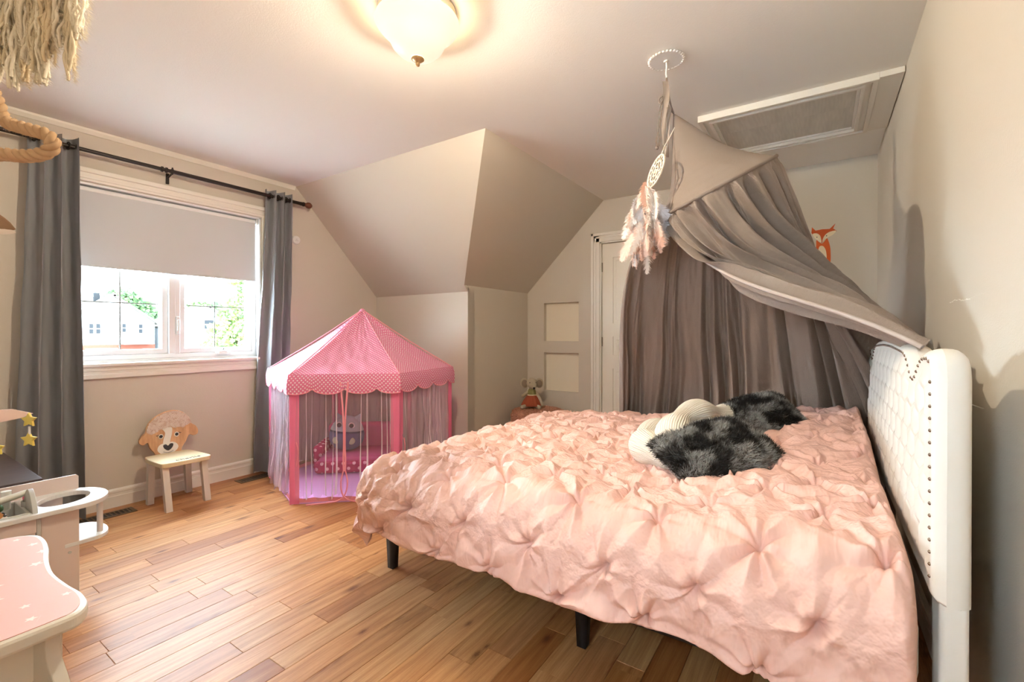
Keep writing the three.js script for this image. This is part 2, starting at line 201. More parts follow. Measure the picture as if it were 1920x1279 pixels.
{ // ---------- window in the west wall ----------
  const fr = (x0, x1, y0, y1, z0, z1, w, bev = 0.003) => facingX(ext(shape(rect(z0, z1, y0, y1), [rect(z0 + w, z1 - w, y0 + w, y1 - w)]), x1 - x0 - 2 * bev, bev), x1 - bev);
  const w = new THREE.Group(); w.name = 'window_1'; scene.add(w); tag(w, 'white double casement window with grille bars and moulded casing', null, null, 'structure');
  const c = 0.085, x = XW; // casing: two steps
  obj('casing', fr(x + 0.0005, x + 0.014, WY0 - c - 0.005, WY1 + c, WZ0 - c, WZ1 + c, c - 0.006), M.trim, w);
  obj('casing_outer_bead', fr(x + 0.0005, x + 0.026, WY0 - c - 0.009, WY1 + c + 0.004, WZ0 - c - 0.004, WZ1 + c + 0.004, 0.03, 0.005), M.trim, w);
  obj('casing_inner_bead', fr(x + 0.0005, x + 0.02, WY0 - 0.048, WY1 + 0.04, WZ0 - 0.04, WZ1 + 0.04, 0.018, 0.004), M.trim, w);
  obj('sill', rspan(x - 0.09, x + 0.034, WY0 - 0.018, WY0 + 0.004, WZ0 - 0.03, WZ1 + 0.03, 0.006), M.trim, w);
  obj('jamb', [span(x - 0.2, x, WY0, WY1, WZ0 - 0.001, WZ0 + 0.012), span(x - 0.2, x, WY0, WY1, WZ1 - 0.012, WZ1 + 0.001), span(x - 0.2, x, WY1 - 0.012, WY1 + 0.001, WZ0, WZ1), span(x - 0.2, x - 0.05, WY0 - 0.001, WY0 + 0.02, WZ0, WZ1)], M.pvc, w);
  const fx0 = x - 0.13, fx1 = x - 0.055, zc = -1.422;
  obj('frame', fr(fx0, fx1, WY0 + 0.0205, WY1 - 0.0125, WZ0 + 0.0125, WZ1 - 0.0125, 0.03), M.pvc, w);
  obj('mullion', [rspan(fx0, fx1 + 0.004, WY0 + 0.05, WY1 - 0.05, zc - 0.036, zc + 0.036), rspan(fx1, fx1 + 0.01, WY0 + 0.05, WY1 - 0.05, zc - 0.004, zc + 0.036, 0.003)], M.pvc, w);
  for (const [z0, z1] of [[WZ0 + 0.035, zc - 0.036], [zc + 0.036, WZ1 - 0.035]]) {
    const s = obj('sash', fr(fx0 + 0.002, fx1 - 0.012, WY0 + 0.052, WY1 - 0.045, z0 + 0.0005, z1 - 0.0005, 0.035), M.pvc, w);
    const g0 = z0 + 0.033, g1 = z1 - 0.033, a = WY0 + 0.083, b = WY1 - 0.083;
    obj('pane', span(fx0 + 0.02, fx0 + 0.024, a, b, g0, g1), M.glass, s);
    obj('gasket', [span(fx0 + 0.03, fx0 + 0.036, a, a + 0.004, g0, g1), span(fx0 + 0.03, fx0 + 0.036, a, b, g0, g0 + 0.003), span(fx0 + 0.03, fx0 + 0.036, a, b, g1 - 0.003, g1)], M.bar, s);
    for (const y of [1.352, 1.70]) obj('grille_bar', span(fx0 + 0.014, fx0 + 0.018, y - 0.004, y + 0.004, g0, g1), M.bar, s);
    const zm = z0 < -1.5 ? -1.715 : -1.125; obj('grille_bar', span(fx0 + 0.014, fx0 + 0.018, a, b, zm - 0.004, zm + 0.004), M.bar, s);
  }
  const l = obj('latch', rb(0.016, 0.13, 0.026, 0.006, fx1 + 0.012, 1.2, zc - 0.018), M.pvc, w); obj('lever', rb(0.014, 0.085, 0.012, 0.005, fx1 + 0.024, 1.2, zc - 0.018), M.white, l);
  const k = obj('crank', [rb(0.05, 0.018, 0.1, 0.008, fx1 + 0.018, WY0 + 0.045, -1.745), rb(0.03, 0.012, 0.06, 0.005, fx1 + 0.03, WY0 + 0.058, -1.735)], M.pvc, w); obj('crank_knob', bar([fx1 + 0.02, WY0 + 0.06, -1.74], [fx1 + 0.024, WY0 + 0.085, -1.748], 0.003), M.bar, k);
}
{ // ---------- door and casing in the north wall ----------
  const w = new THREE.Group(); w.name = 'door_1'; scene.add(w); tag(w, 'cream panelled door with moulded casing beside the niches', null, null, 'structure');
  const c = 0.088, z = ZN;
  for (const [x0, x1, e0, e1] of [[DX0 - c, DX0, DX0 - c, DX0 - c + 0.028], [DX1, DX1 + c, DX1 + c - 0.028, DX1 + c]]) obj('casing_side', [rspan(x0, x1, 0, DY + c, z, z + 0.012), rspan(e0, e1, 0, DY + c, z, z + 0.024, 0.005), rspan(x0 + 0.036, x1 - 0.036, 0, DY + 0.04, z, z + 0.018, 0.004)], M.trim, w);
  obj('casing_top', [rspan(DX0 - c, DX1 + c, DY, DY + c, z, z + 0.012), rspan(DX0 - c, DX1 + c, DY + c - 0.028, DY + c, z, z + 0.024, 0.005), rspan(DX0 - 0.04, DX1 + 0.04, DY + 0.036, DY + 0.052, z, z + 0.018)], M.trim, w);
  obj('jamb', [span(DX0 - 0.001, DX0 + 0.012, 0, DY, z - 0.14, z), span(DX1 - 0.012, DX1 + 0.001, 0, DY, z - 0.14, z), span(DX0, DX1, DY - 0.012, DY + 0.001, z - 0.14, z), span(DX0, DX1, 0, DY, z - 0.15, z - 0.10)], M.trim, w);
  const a = DX0 + 0.016, b = DX1 - 0.016, t = DY - 0.018, zf = z - 0.022, cols = [[a + 0.11, (a + b) / 2 - 0.05], [(a + b) / 2 + 0.05, b - 0.11]], rows = [[0.22, 0.80], [0.93, 1.11], [1.24, 1.88]];
  const leaf = obj('leaf', ext(shape(rect(a, b, 0.012, t), cols.flatMap(([x0, x1]) => rows.map(([y0, y1]) => rect(x0, x1, y0, y1)))), 0.036).translate(0, 0, zf - 0.036), M.door, w);
  for (const [x0, x1] of cols) for (const [y0, y1] of rows) obj('panel', [span(x0 - 0.002, x1 + 0.002, y0 - 0.002, y1 + 0.002, zf - 0.03, zf - 0.012), rspan(x0 + 0.03, x1 - 0.03, y0 + 0.03, y1 - 0.03, zf - 0.014, zf - 0.004, 0.006)], M.door, leaf);
  for (const y of [0.3, 1.06, 1.79]) obj('hinge', [cyl(0.007, 0.007, 0.09, DX0 + 0.014, y, zf + 0.006, 10), bx(0.012, 0.09, 0.004, DX0 + 0.014, y, zf)], M.hinge, w);
  const kn = obj('door_knob', lathe([[0, 0], [0.026, 0], [0.026, 0.006], [0.01, 0.01], [0.01, 0.03], [0.024, 0.04], [0.026, 0.055], [0, 0.064]], 20).rotateX(Math.PI / 2).translate(b - 0.06, 1.0, zf), M.steel, leaf);
}
{ // ---------- attic hatch ----------
  const h = thing('ceiling_hatch', 'framed attic hatch with white mouldings on the ceiling behind the canopy', 'hatch', [-0.135, H, -3.24]);
  const x0 = -0.475, x1 = 0.478, z0 = 0.33, z1 = -0.40;   // local, z0 nearer
  const frame = (i, hgt, wd) => ext(shape(rect(x0 + i, x1 - 0.1 - i, -z0 + i, -z1 - i), [rect(x0 + i + wd, x1 - 0.1 - i - wd, -z0 + i + wd, -z1 - i - wd)]), hgt - 0.004, 0.002).rotateX(-Math.PI / 2).translate(0, -hgt + 0.002, 0);
  obj('outer_moulding', frame(0, 0.038, 0.0235), M.trim, h); obj('filler_board', rspan(x1 - 0.0995, x1 - 0.002, -0.03, -0.0005, z1, z0, 0.003), M.trim, h);
  obj('middle_moulding', frame(0.0225, 0.026, 0.031), M.trim, h); obj('inner_moulding', frame(0.0525, 0.038, 0.017), M.trim, h); obj('lip', frame(0.0685, 0.022, 0.015), M.trim, h);
  obj('panel', metreUV(span(x0 + 0.08, x1 - 0.18, -0.012, 0, z1 + 0.08, z0 - 0.08)), M.ply, h);
}
{ // ---------- ceiling lamp ----------
  const L = thing('ceiling_lamp', 'lit frosted glass bowl lamp with brass finial on the ceiling', 'lamp', [-1.347, H, -1.332]);
  obj('canopy_ring', lathe([[0, 0], [0.152, 0], [0.156, -0.012], [0.15, -0.03], [0.14, -0.034], [0, -0.034]], 48), std('#e8dcc4', 0.35), L);
  const bowl = std('#fff6e6', 0.35, { emissive: new THREE.Color(1, 0.9, 0.72), emissiveIntensity: 0.42 });
  obj('lamp_shade', lathe([[0.145, -0.04], [0.164, -0.044], [0.168, -0.052], [0.163, -0.062], [0.15, -0.078], [0.13, -0.094], [0.118, -0.106], [0.112, -0.122], [0.1, -0.146], [0.078, -0.168], [0.05, -0.184], [0.02, -0.191], [0, -0.192]], 56), bowl, L);
  obj('finial', lathe([[0, -0.186], [0.024, -0.188], [0.026, -0.194], [0.016, -0.202], [0.007, -0.207], [0.009, -0.213], [0.007, -0.22], [0, -0.223]], 24), std('#c9a97a', 0.35, { metalness: 0.7 }), L);
  const p = new THREE.PointLight(new THREE.Color(1, 0.84, 0.62), 4.4); p.position.set(-1.347, H - 0.046, -1.332); p.castShadow = true; p.shadow.radius = 1; p.name = 'ceiling_lamp_bulb'; scene.add(p);
}
// ---------- bed ----------
const BX1 = 0.185, BX0 = -1.78, BZ0 = -2.86, BZ1 = -1.31;   // mattress
{
  const bed = thing('bed', 'queen bed with white tufted headboard and black metal legs', 'bed', [-0.8, 0, -2.085]);
  const put = (n, g, m, p = bed) => obj(n, merged(g).translate(0.8, 0, 2.085), m, p);
  put('frame', [span(BX0 + 0.02, BX1, 0.22, 0.27, BZ1 - 0.26, BZ1 - 0.22), span(BX0 + 0.02, BX1, 0.22, 0.27, BZ0 + 0.22, BZ0 + 0.26), span(BX0 + 0.02, BX0 + 0.06, 0.22, 0.27, BZ0 + 0.22, BZ1 - 0.22), span(-0.74, -0.70, 0.22, 0.27, BZ0 + 0.22, BZ1 - 0.22)], M.black);
  for (let k = 0; k < 9; k++) put('slat', span(BX0 + 0.1 + k * 0.21, BX0 + 0.18 + k * 0.21, 0.27, 0.2849, BZ0 + 0.2, BZ1 - 0.2), std('#2a2420', 0.8));
  for (const x of [-1.735, -0.72, 0.1]) for (const z of [BZ1 - 0.235, BZ0 + 0.235]) put('leg', [new THREE.CylinderGeometry(0.036, 0.024, 0.24, 4, 1).rotateY(Math.PI / 4).translate(x, 0.12, z)], M.black);
  put('platform', rspan(BX0 + 0.12, BX1, 0.285, 0.335, BZ0 + 0.01, BZ1 - 0.01, 0.01), M.black);
  put('mattress', rspan(BX0 + 0.12, BX1, 0.336, 0.535, BZ0, BZ1, 0.05), M.mattress);
  // headboard: outline in (z, y), tufted front
  const hz0 = -2.88, hz1 = -1.296, hy0 = 0.575, cz = (hz0 + hz1) / 2, hw = (hz1 - hz0) / 2;
  const topY = (z) => { const d = hw - Math.abs(z - cz); return 1.112 - 0.062 * Math.exp(-(((d - 0.25) / 0.085) ** 2)) - 0.06 * (1 - Math.sqrt(1 - clamp(1 - d / 0.06, 0, 1) ** 2)) + 0.012 * smooth(0.3, 0.75, d); };
  const hx = 0.2, ht = 0.063, NU = 240, NV = 110;
  const tuft = (z, y) => { const a = 0.115, b = 0.13; let m = 9; const r0 = Math.floor((y - hy0) / (b / 2)); for (let r = r0 - 1; r <= r0 + 2; r++) { const off = (r & 1) * a / 2, c0 = Math.round((z - cz - off) / a); for (let c = c0 - 1; c <= c0 + 1; c++) { const dz = z - cz - off - c * a, dy = y - hy0 - 0.03 - r * b / 2; m = Math.min(m, Math.hypot(dz, dy)); } } const p = (z - cz) / a, q = (y - hy0 - 0.03) / b, l1 = Math.abs(((p + q) % 1 + 1.5) % 1 - 0.5), l2 = Math.abs(((p - q) % 1 + 1.5) % 1 - 0.5); return 0.016 * (1 - Math.exp(-((m / 0.03) ** 2))) - 0.006 * Math.exp(-((Math.min(l1, l2) / 0.06) ** 2)); };
  const front = (u, v) => { const z = lerp(hz0, hz1, u), ty = topY(z), y = lerp(hy0, ty, v), e = Math.min(z - hz0, hz1 - z, y - hy0, ty - y), rim = smooth(0.03, 0.075, e), r = 0.02, edge = e < r ? r - Math.sqrt(Math.max(0, r * r - (r - e) ** 2)) : 0; return [hx + edge - rim * tuft(z, y) * 0.9 + rim * 0.004 - (1 - rim) * 0.004 * Math.exp(-(((e - 0.02) / 0.01) ** 2)), y, z, z * 4, y * 4]; };
  const rim2 = []; for (let i = 0; i <= 24; i++) rim2.push([hz1, lerp(hy0, topY(hz1), i / 24)]); for (let i = 1; i < NU; i++) { const z = lerp(hz1, hz0, i / NU); rim2.push([z, topY(z)]); } for (let i = 24; i >= 0; i--) rim2.push([hz0, lerp(hy0, topY(hz0), i / 24)]);
  const nrm2 = rim2.map((q, i) => { const p0 = rim2[Math.max(0, i - 2)], p1 = rim2[Math.min(rim2.length - 1, i + 2)], dz = p1[0] - p0[0], dy = p1[1] - p0[1], l = Math.hypot(dz, dy); return [-dy / l, dz / l]; });
  const prof2 = [[0.02, 0], [0.03, 0], [0.038, 0.0005], [0.046, 0.003], [0.054, 0.009], [0.06, 0.017], [ht, 0.03]];
  const wrap = grid(rim2.length - 1, prof2.length - 1, (u, v, i, j) => [hx + prof2[j][0], rim2[i][1] + nrm2[i][1] * prof2[j][1], rim2[i][0] + nrm2[i][0] * prof2[j][1]]);
  const hb = put('headboard', [grid(NU, NV, (u, v) => front(1 - u, v)), wrap, grid(NU, 2, (u, v) => { const z = lerp(hz0 + 0.03, hz1 - 0.03, u); return [hx + ht, lerp(hy0, topY(z) - 0.03, v), z]; }), grid(40, 6, (u, v) => [lerp(hx + ht - 0.02, hx + 0.02, v), hy0, lerp(hz0, hz1, u)])], M.headboard);
  // nail heads
  const nail = new THREE.SphereGeometry(0.0042, 8, 5); let path = [];
  for (let y = hy0 + 0.05; y < 1.05; y += 0.026) path.push([hz1 - 0.02, y]);
  for (let z = hz1 - 0.035; z > hz0 + 0.03; z -= 0.026) path.push([z, topY(z) - 0.022]);
  for (let y = 1.04; y > hy0 + 0.05; y -= 0.026) path.push([hz0 + 0.02, y]);
  const nm = std('#8f8478', 0.25, { metalness: 1 });
  for (const [z, y] of path) { const n = new THREE.Mesh(nail, nm); n.name = 'nail_head'; n.position.set(hx + 0.8 - 0.003, y, z + 2.085); n.castShadow = n.receiveShadow = true; hb.add(n); }
  obj('piping', tube(path.filter((_, i) => i % 3 === 0).map(([z, y]) => [hx + 0.8 + 0.004, y + 0.002, z + 2.085]), 0.004, 160, 6), M.headboard, hb);
  for (const z of [hz1 - 0.05, hz0 + 0.05]) put('headboard_leg', rspan(hx + 0.01, hx + 0.058, 0, hy0 + 0.02, z - 0.04, z + 0.04, 0.01), M.headboard);
  obj('loose_thread', tube([[1.06, 0.985, 0.57], [1.09, 0.978, 0.55], [1.13, 0.962, 0.52]], 0.0012, 10, 5), M.white, hb);
}
{ // ---------- comforter ----------
  const r = rng(31), zc = (BZ0 + BZ1) / 2, hwz = (BZ1 - BZ0) / 2 - 0.01, R = 0.12, over = 0.36;
  const A0 = 0, fa = BX1 - BX0 - 0.275, A1 = fa + 0.37, B1 = hwz + 0.295;      // cloth: a from head to foot, b across
  const ax = 0.2575, rowB = 0.128, pin = new Map();
  const pinch = (i, j) => { const k = i + ',' + j; if (!pin.has(k)) { const f = [], n = 7, o = r() * P2; for (let q = 0; q < n; q++) { const w = P2 / n, c = o + q * w; f.push([c + (r() - 0.5) * 0.3, 0], [c + w * (0.4 + 0.2 * r()), 0.45 + 1.0 * r()]); } f.push([f[0][0] + P2, 0]); pin.set(k, [0.045 + i * ax + (j & 1) * ax / 2 + (r() - 0.5) * 0.03, j * rowB + (r() - 0.5) * 0.025, f, r(), 0.032 + 0.02 * r()]); } return pin.get(k); };
  const lineD = (px, py, a, b) => { const dx = b[0] - a[0], dy = b[1] - a[1], t = clamp(((px - a[0]) * dx + (py - a[1]) * dy) / (dx * dx + dy * dy), 0, 1); return [Math.hypot(px - a[0] - dx * t, py - a[1] - dy * t), t]; };
  function puff(a, b) {
    const j0 = Math.round(b / rowB); let m = 9, fold = 0, crease = 0;
    for (let j = j0 - 2; j <= j0 + 2; j++) { const i0 = Math.round((a - 0.045 - (j & 1) * ax / 2) / ax); for (let i = i0 - 1; i <= i0 + 1; i++) {
      const P = pinch(i, j), dx = a - P[0], dy = b - P[1], d = Math.hypot(dx, dy); m = Math.min(m, d);
      if (d < 0.26) { let th = Math.atan2(dy, dx) + 0.12 * n2(d * 9, P[3] * 40); const F = P[2]; while (th < F[0][0]) th += P2; while (th >= F[0][0] + P2) th -= P2; let q = 0; while (q < F.length - 2 && F[q + 1][0] <= th) q++; const t = clamp((th - F[q][0]) / (F[q + 1][0] - F[q][0]), 0, 1), w = lerp(F[q][1], F[q + 1][1], t), l = P[4]; fold += 0.019 * w * (d / l) * Math.exp(1 - d / l); fold -= 0.010 * Math.exp(-((d / 0.014) ** 2)); }
      const n1 = pinch(i + (j & 1 ? 1 : 0), j + 1), n0 = pinch(i + (j & 1 ? 0 : -1), j + 1);
      const [d1, t1] = lineD(a, b, P, n1); crease += (0.014 * Math.exp(-d1 / 0.008) - 0.008 * Math.exp(-(((d1 - 0.028) / 0.016) ** 2))) * (0.55 + 0.45 * Math.cos(t1 * P2)) * (0.45 + 0.8 * P[3]);
      const [d0, t0] = lineD(a, b, P, n0); crease += 0.007 * Math.exp(-d0 / 0.01) * (0.55 + 0.45 * Math.cos(t0 * P2)) * (1 - P[3]);
    } }
    return 0.025 * (1 - Math.exp(-((m / 0.085) ** 2))) + fold - crease + 0.005 * n2(a * 6, b * 6) + 0.0016 * n2(a * 16 + b * 9, b * 24 - a * 6) + 0.0005 * n2(a * 60, b * 50);
  }
  const drop = (e) => { if (e <= 0) return [0, 0]; const q = R * Math.PI / 2; if (e < q) { const t = e / R; return [R * Math.sin(t), R * (1 - Math.cos(t))]; } return [R + (e - q) * 0.05, R + (e - q)]; };
  function basep(a, b) {
    const ea = Math.max(0, a - fa), sb = Math.sign(b), eb = Math.max(0, Math.abs(b) - (hwz - 0.05)), el = Math.hypot(ea, eb), e = Math.pow(ea ** 5 + eb ** 5, 0.2), [o, dy] = drop(e);
    const ox = el ? ea / el * o : 0, oz = el ? eb / el * o * sb : 0, x = BX1 - 0.012 - Math.min(a, fa) - ox, z = zc + clamp(b, -(hwz - 0.05), hwz - 0.05) + oz;
    const hang = clamp((e - R * 1.4) / 0.25, 0, 1), sway = hang * (0.022 * Math.sin(a * 9 + b * 7) + 0.018 * n2(a * 4, b * 4));
    let y = 0.605 + 0.012 * n2(a * 1.6 + 4, b * 1.7) - dy;
    const top = 1 - clamp(dy / 0.2, 0, 1), head = smooth(-0.42, -0.02, x) * top; y += head * (0.115 * smooth(-1.9, -2.35, z) + 0.05 * smooth(-1.15, -1.6, z) * smooth(-2.35, -1.95, z));
    y -= 0.045 * smooth(-0.9, -1.7, x) * top;
    return [x - (ea > 0 ? sway * ea / (e + 1e-6) : 0), y, z + (eb > 0 ? sway * sb * eb / (e + 1e-6) : 0)];
  }
  const NA = 620, NB = 660, base = [], W = NB + 1;
  const at = (i, j) => [lerp(A0, A1, i / NA), lerp(-B1, B1, j / NB)];
  const cut = (a, b) => [a, b];
  for (let i = 0; i <= NA; i++) for (let j = 0; j <= NB; j++) base.push(basep(...cut(...at(i, j))));
  const g0 = grid(NB, NA, (u, v, j, i) => base[i * W + j]); const nrm = g0.attributes.normal, P = g0.attributes.position, uv = g0.attributes.uv;
  const sgn = nrm.getY(Math.floor(NA / 2) * W + Math.floor(NB / 2)) > 0 ? 1 : -1, rim = 6;
  for (let i = 0; i <= NA; i++) for (let j = 0; j <= NB; j++) {
    const k = i * W + j, [a, b] = at(i, j), ed = Math.min(a - A0, A1 - a, b + B1, B1 - b), f = smooth(-0.002, 0.03, ed); const h = puff(a, b) * f + 0.012 * Math.sqrt(clamp(ed / 0.02, 0, 1)) - 0.03 * (1 - smooth(0, 0.012, ed));
    P.setXYZ(k, P.getX(k) + sgn * nrm.getX(k) * h, P.getY(k) + sgn * nrm.getY(k) * h, P.getZ(k) + sgn * nrm.getZ(k) * h); uv.setXY(k, a * 2.2, b * 2.2);
  }
  g0.computeVertexNormals();
  tag(obj('comforter', g0, M.comforter), 'blush pink pinch-pleated comforter spread over the bed', 'comforter');
}
// ---------- cushions on the bed ----------
function cushion(L, Wd, T, n = 40) { // closed pillow in x (length), y (thickness), z (width)
  const f = (u, v, s) => { const a = u * 2 - 1, b = v * 2 - 1, k = Math.pow(Math.max(0, (1 - Math.pow(Math.abs(a), 3.4)) * (1 - Math.pow(Math.abs(b), 3.4))), 0.62); return [a * L / 2 * (1 - 0.05 * b * b), s * T / 2 * k, b * Wd / 2 * (1 - 0.05 * a * a)]; };
  return [grid(n, n, (u, v) => f(u, 1 - v, 1)), grid(n, n, (u, v) => f(u, v, -1))];
}
function fur(parent, geos, n, len, seed, mat, colorAt, lay = 0.7, wid = 0.0016, keep = () => true) {
  const g = new THREE.BufferGeometry(); g.setAttribute('position', new THREE.Float32BufferAttribute([-1, 0, 0, 1, 0, 0, 0.8, 0.5, 0.12, -0.8, 0.5, 0.12, 0, 1, 0.45], 3)); g.setIndex([0, 1, 2, 0, 2, 3, 3, 2, 4]); g.computeVertexNormals();
  const r = rng(seed), src = merged(geos), s = src.index ? src.toNonIndexed() : src, p = s.attributes.position, N = s.attributes.normal, cum = [], A = V(), B = V(), C = V(); let tot = 0;
  for (let i = 0; i < p.count; i += 3) { A.fromBufferAttribute(p, i); B.fromBufferAttribute(p, i + 1); C.fromBufferAttribute(p, i + 2); tot += B.clone().sub(A).cross(C.clone().sub(A)).length(); cum.push(tot); }
  const mats = [], cols = [], q = new THREE.Quaternion(), q2 = new THREE.Quaternion(), m = new THREE.Matrix4();
  for (let k = 0; k < n; k++) {
    const t = r() * tot; let lo = 0, hi = cum.length - 1; while (lo < hi) { const md = (lo + hi) >> 1; if (cum[md] < t) lo = md + 1; else hi = md; }
    const i = lo * 3; let u = r(), v = r(); if (u + v > 1) { u = 1 - u; v = 1 - v; }
    A.fromBufferAttribute(p, i); B.fromBufferAttribute(p, i + 1); C.fromBufferAttribute(p, i + 2); const pos = A.clone().multiplyScalar(1 - u - v).addScaledVector(B, u).addScaledVector(C, v); const nn = V().fromBufferAttribute(N, i).normalize(); if (!keep(pos, nn)) continue;
    const w = V(n3(pos.x * 9, pos.y * 9, pos.z * 9), n3(pos.x * 9 + 7, pos.y * 9, pos.z * 9), n3(pos.x * 9, pos.y * 9 + 7, pos.z * 9)).multiplyScalar(lay).add(V(r() - 0.5, r() - 0.5, r() - 0.5).multiplyScalar(0.5)); const dir = nn.clone().add(w).normalize(); if (dir.dot(nn) < 0.15) dir.addScaledVector(nn, 0.4).normalize();
    q.setFromUnitVectors(V(0, 1, 0), dir); q2.setFromAxisAngle(V(0, 1, 0), r() * P2); const l = len * (0.6 + 0.7 * r()); m.compose(pos, q.multiply(q2), V(wid, l, l)); mats.push(m.clone()); cols.push(colorAt(pos, r));
  }
  const im = new THREE.InstancedMesh(g, mat, mats.length); mats.forEach((x, i) => { im.setMatrixAt(i, x); im.setColorAt(i, cols[i]); }); im.name = 'fur'; im.castShadow = im.receiveShadow = true; im.userData.kind = 'stuff'; parent.add(im); return im;
}
const basis = (o, xa, up) => { const X = V(...xa).normalize(), Y0 = V(...up), Z = X.clone().cross(Y0).normalize(), Y = Z.clone().cross(X); o.quaternion.setFromRotationMatrix(new THREE.Matrix4().makeBasis(X, Y, Z)); };
{
  const tone = (s) => (p, r) => { const t = n3(p.x * 7 + s, p.y * 4, p.z * 11) + 0.45 * n3(p.x * 22, p.y * 20, p.z * 22 + s) + (r() - 0.5) * 0.4, k = smooth(-0.35, 0.75, t); return new THREE.Color().setRGB(lerp(0.012, 0.34, k), lerp(0.012, 0.33, k), lerp(0.012, 0.30, k)); };
  for (const [pos, xa, up, L, Wd, T, s, label] of [
    [[-0.312, 0.705, -1.815], [0.3, 0.07, -0.47], [0.30, 0.86, 0.30], 0.45, 0.27, 0.13, 3, 'dark grey faux fur cushion lying in front, beside the cream knot cushion'],
    [[-0.225, 0.755, -2.36], [0.36, 0.10, -0.30], [0.22, 0.72, 0.48], 0.32, 0.24, 0.12, 8, 'dark faux fur cushion leaning at the back, half hidden by the front fur cushion']]) {
    const c = thing('fur_cushion', label, 'cushion', pos, 0, 'fur cushions on the bed'); basis(c, xa, up);
    const [t, b] = cushion(L, Wd, T); obj('fur_side', t, M.furBase, c); obj('velvet_back', b, M.furBack, c);
    fur(c, [cushion(L, Wd, T)[0]], 15000, 0.02, 40 + s, M.furA, tone(s), 0.8, 0.0015);
  }
  const k = thing('knot_cushion', 'cream ribbed knot cushion beside the fur cushions', 'cushion', [-0.5, 0.63, -2.05]);
  const path = [[-0.53, 0.70, -1.76], [-0.60, 0.69, -1.88], [-0.62, 0.69, -2.04], [-0.58, 0.70, -2.15], [-0.49, 0.72, -2.26], [-0.44, 0.735, -2.40], [-0.38, 0.735, -2.42], [-0.37, 0.755, -2.28], [-0.43, 0.79, -2.12], [-0.47, 0.785, -1.98], [-0.47, 0.75, -1.82], [-0.46, 0.69, -1.73]];
  const g = tube(path.map(([x, y, z]) => [x + 0.5, y - 0.63, z + 2.05]), 0.062, 220, 28, true); { const u = g.attributes.uv; for (let i = 0; i < u.count; i++) u.setXY(i, u.getY(i) * 12, u.getX(i) * 3); }
  { const p = g.attributes.position, N = g.attributes.normal, u = g.attributes.uv; for (let i = 0; i < p.count; i++) { const q = u.getY(i) / 3 * 6, s = 0.011 * Math.sin(q * P2) - 0.003; p.setXYZ(i, p.getX(i) + N.getX(i) * s, p.getY(i) + N.getY(i) * s, p.getZ(i) + N.getZ(i) * s); } g.computeVertexNormals(); }
  obj('knotted_tube', g, M.knit, k);
}
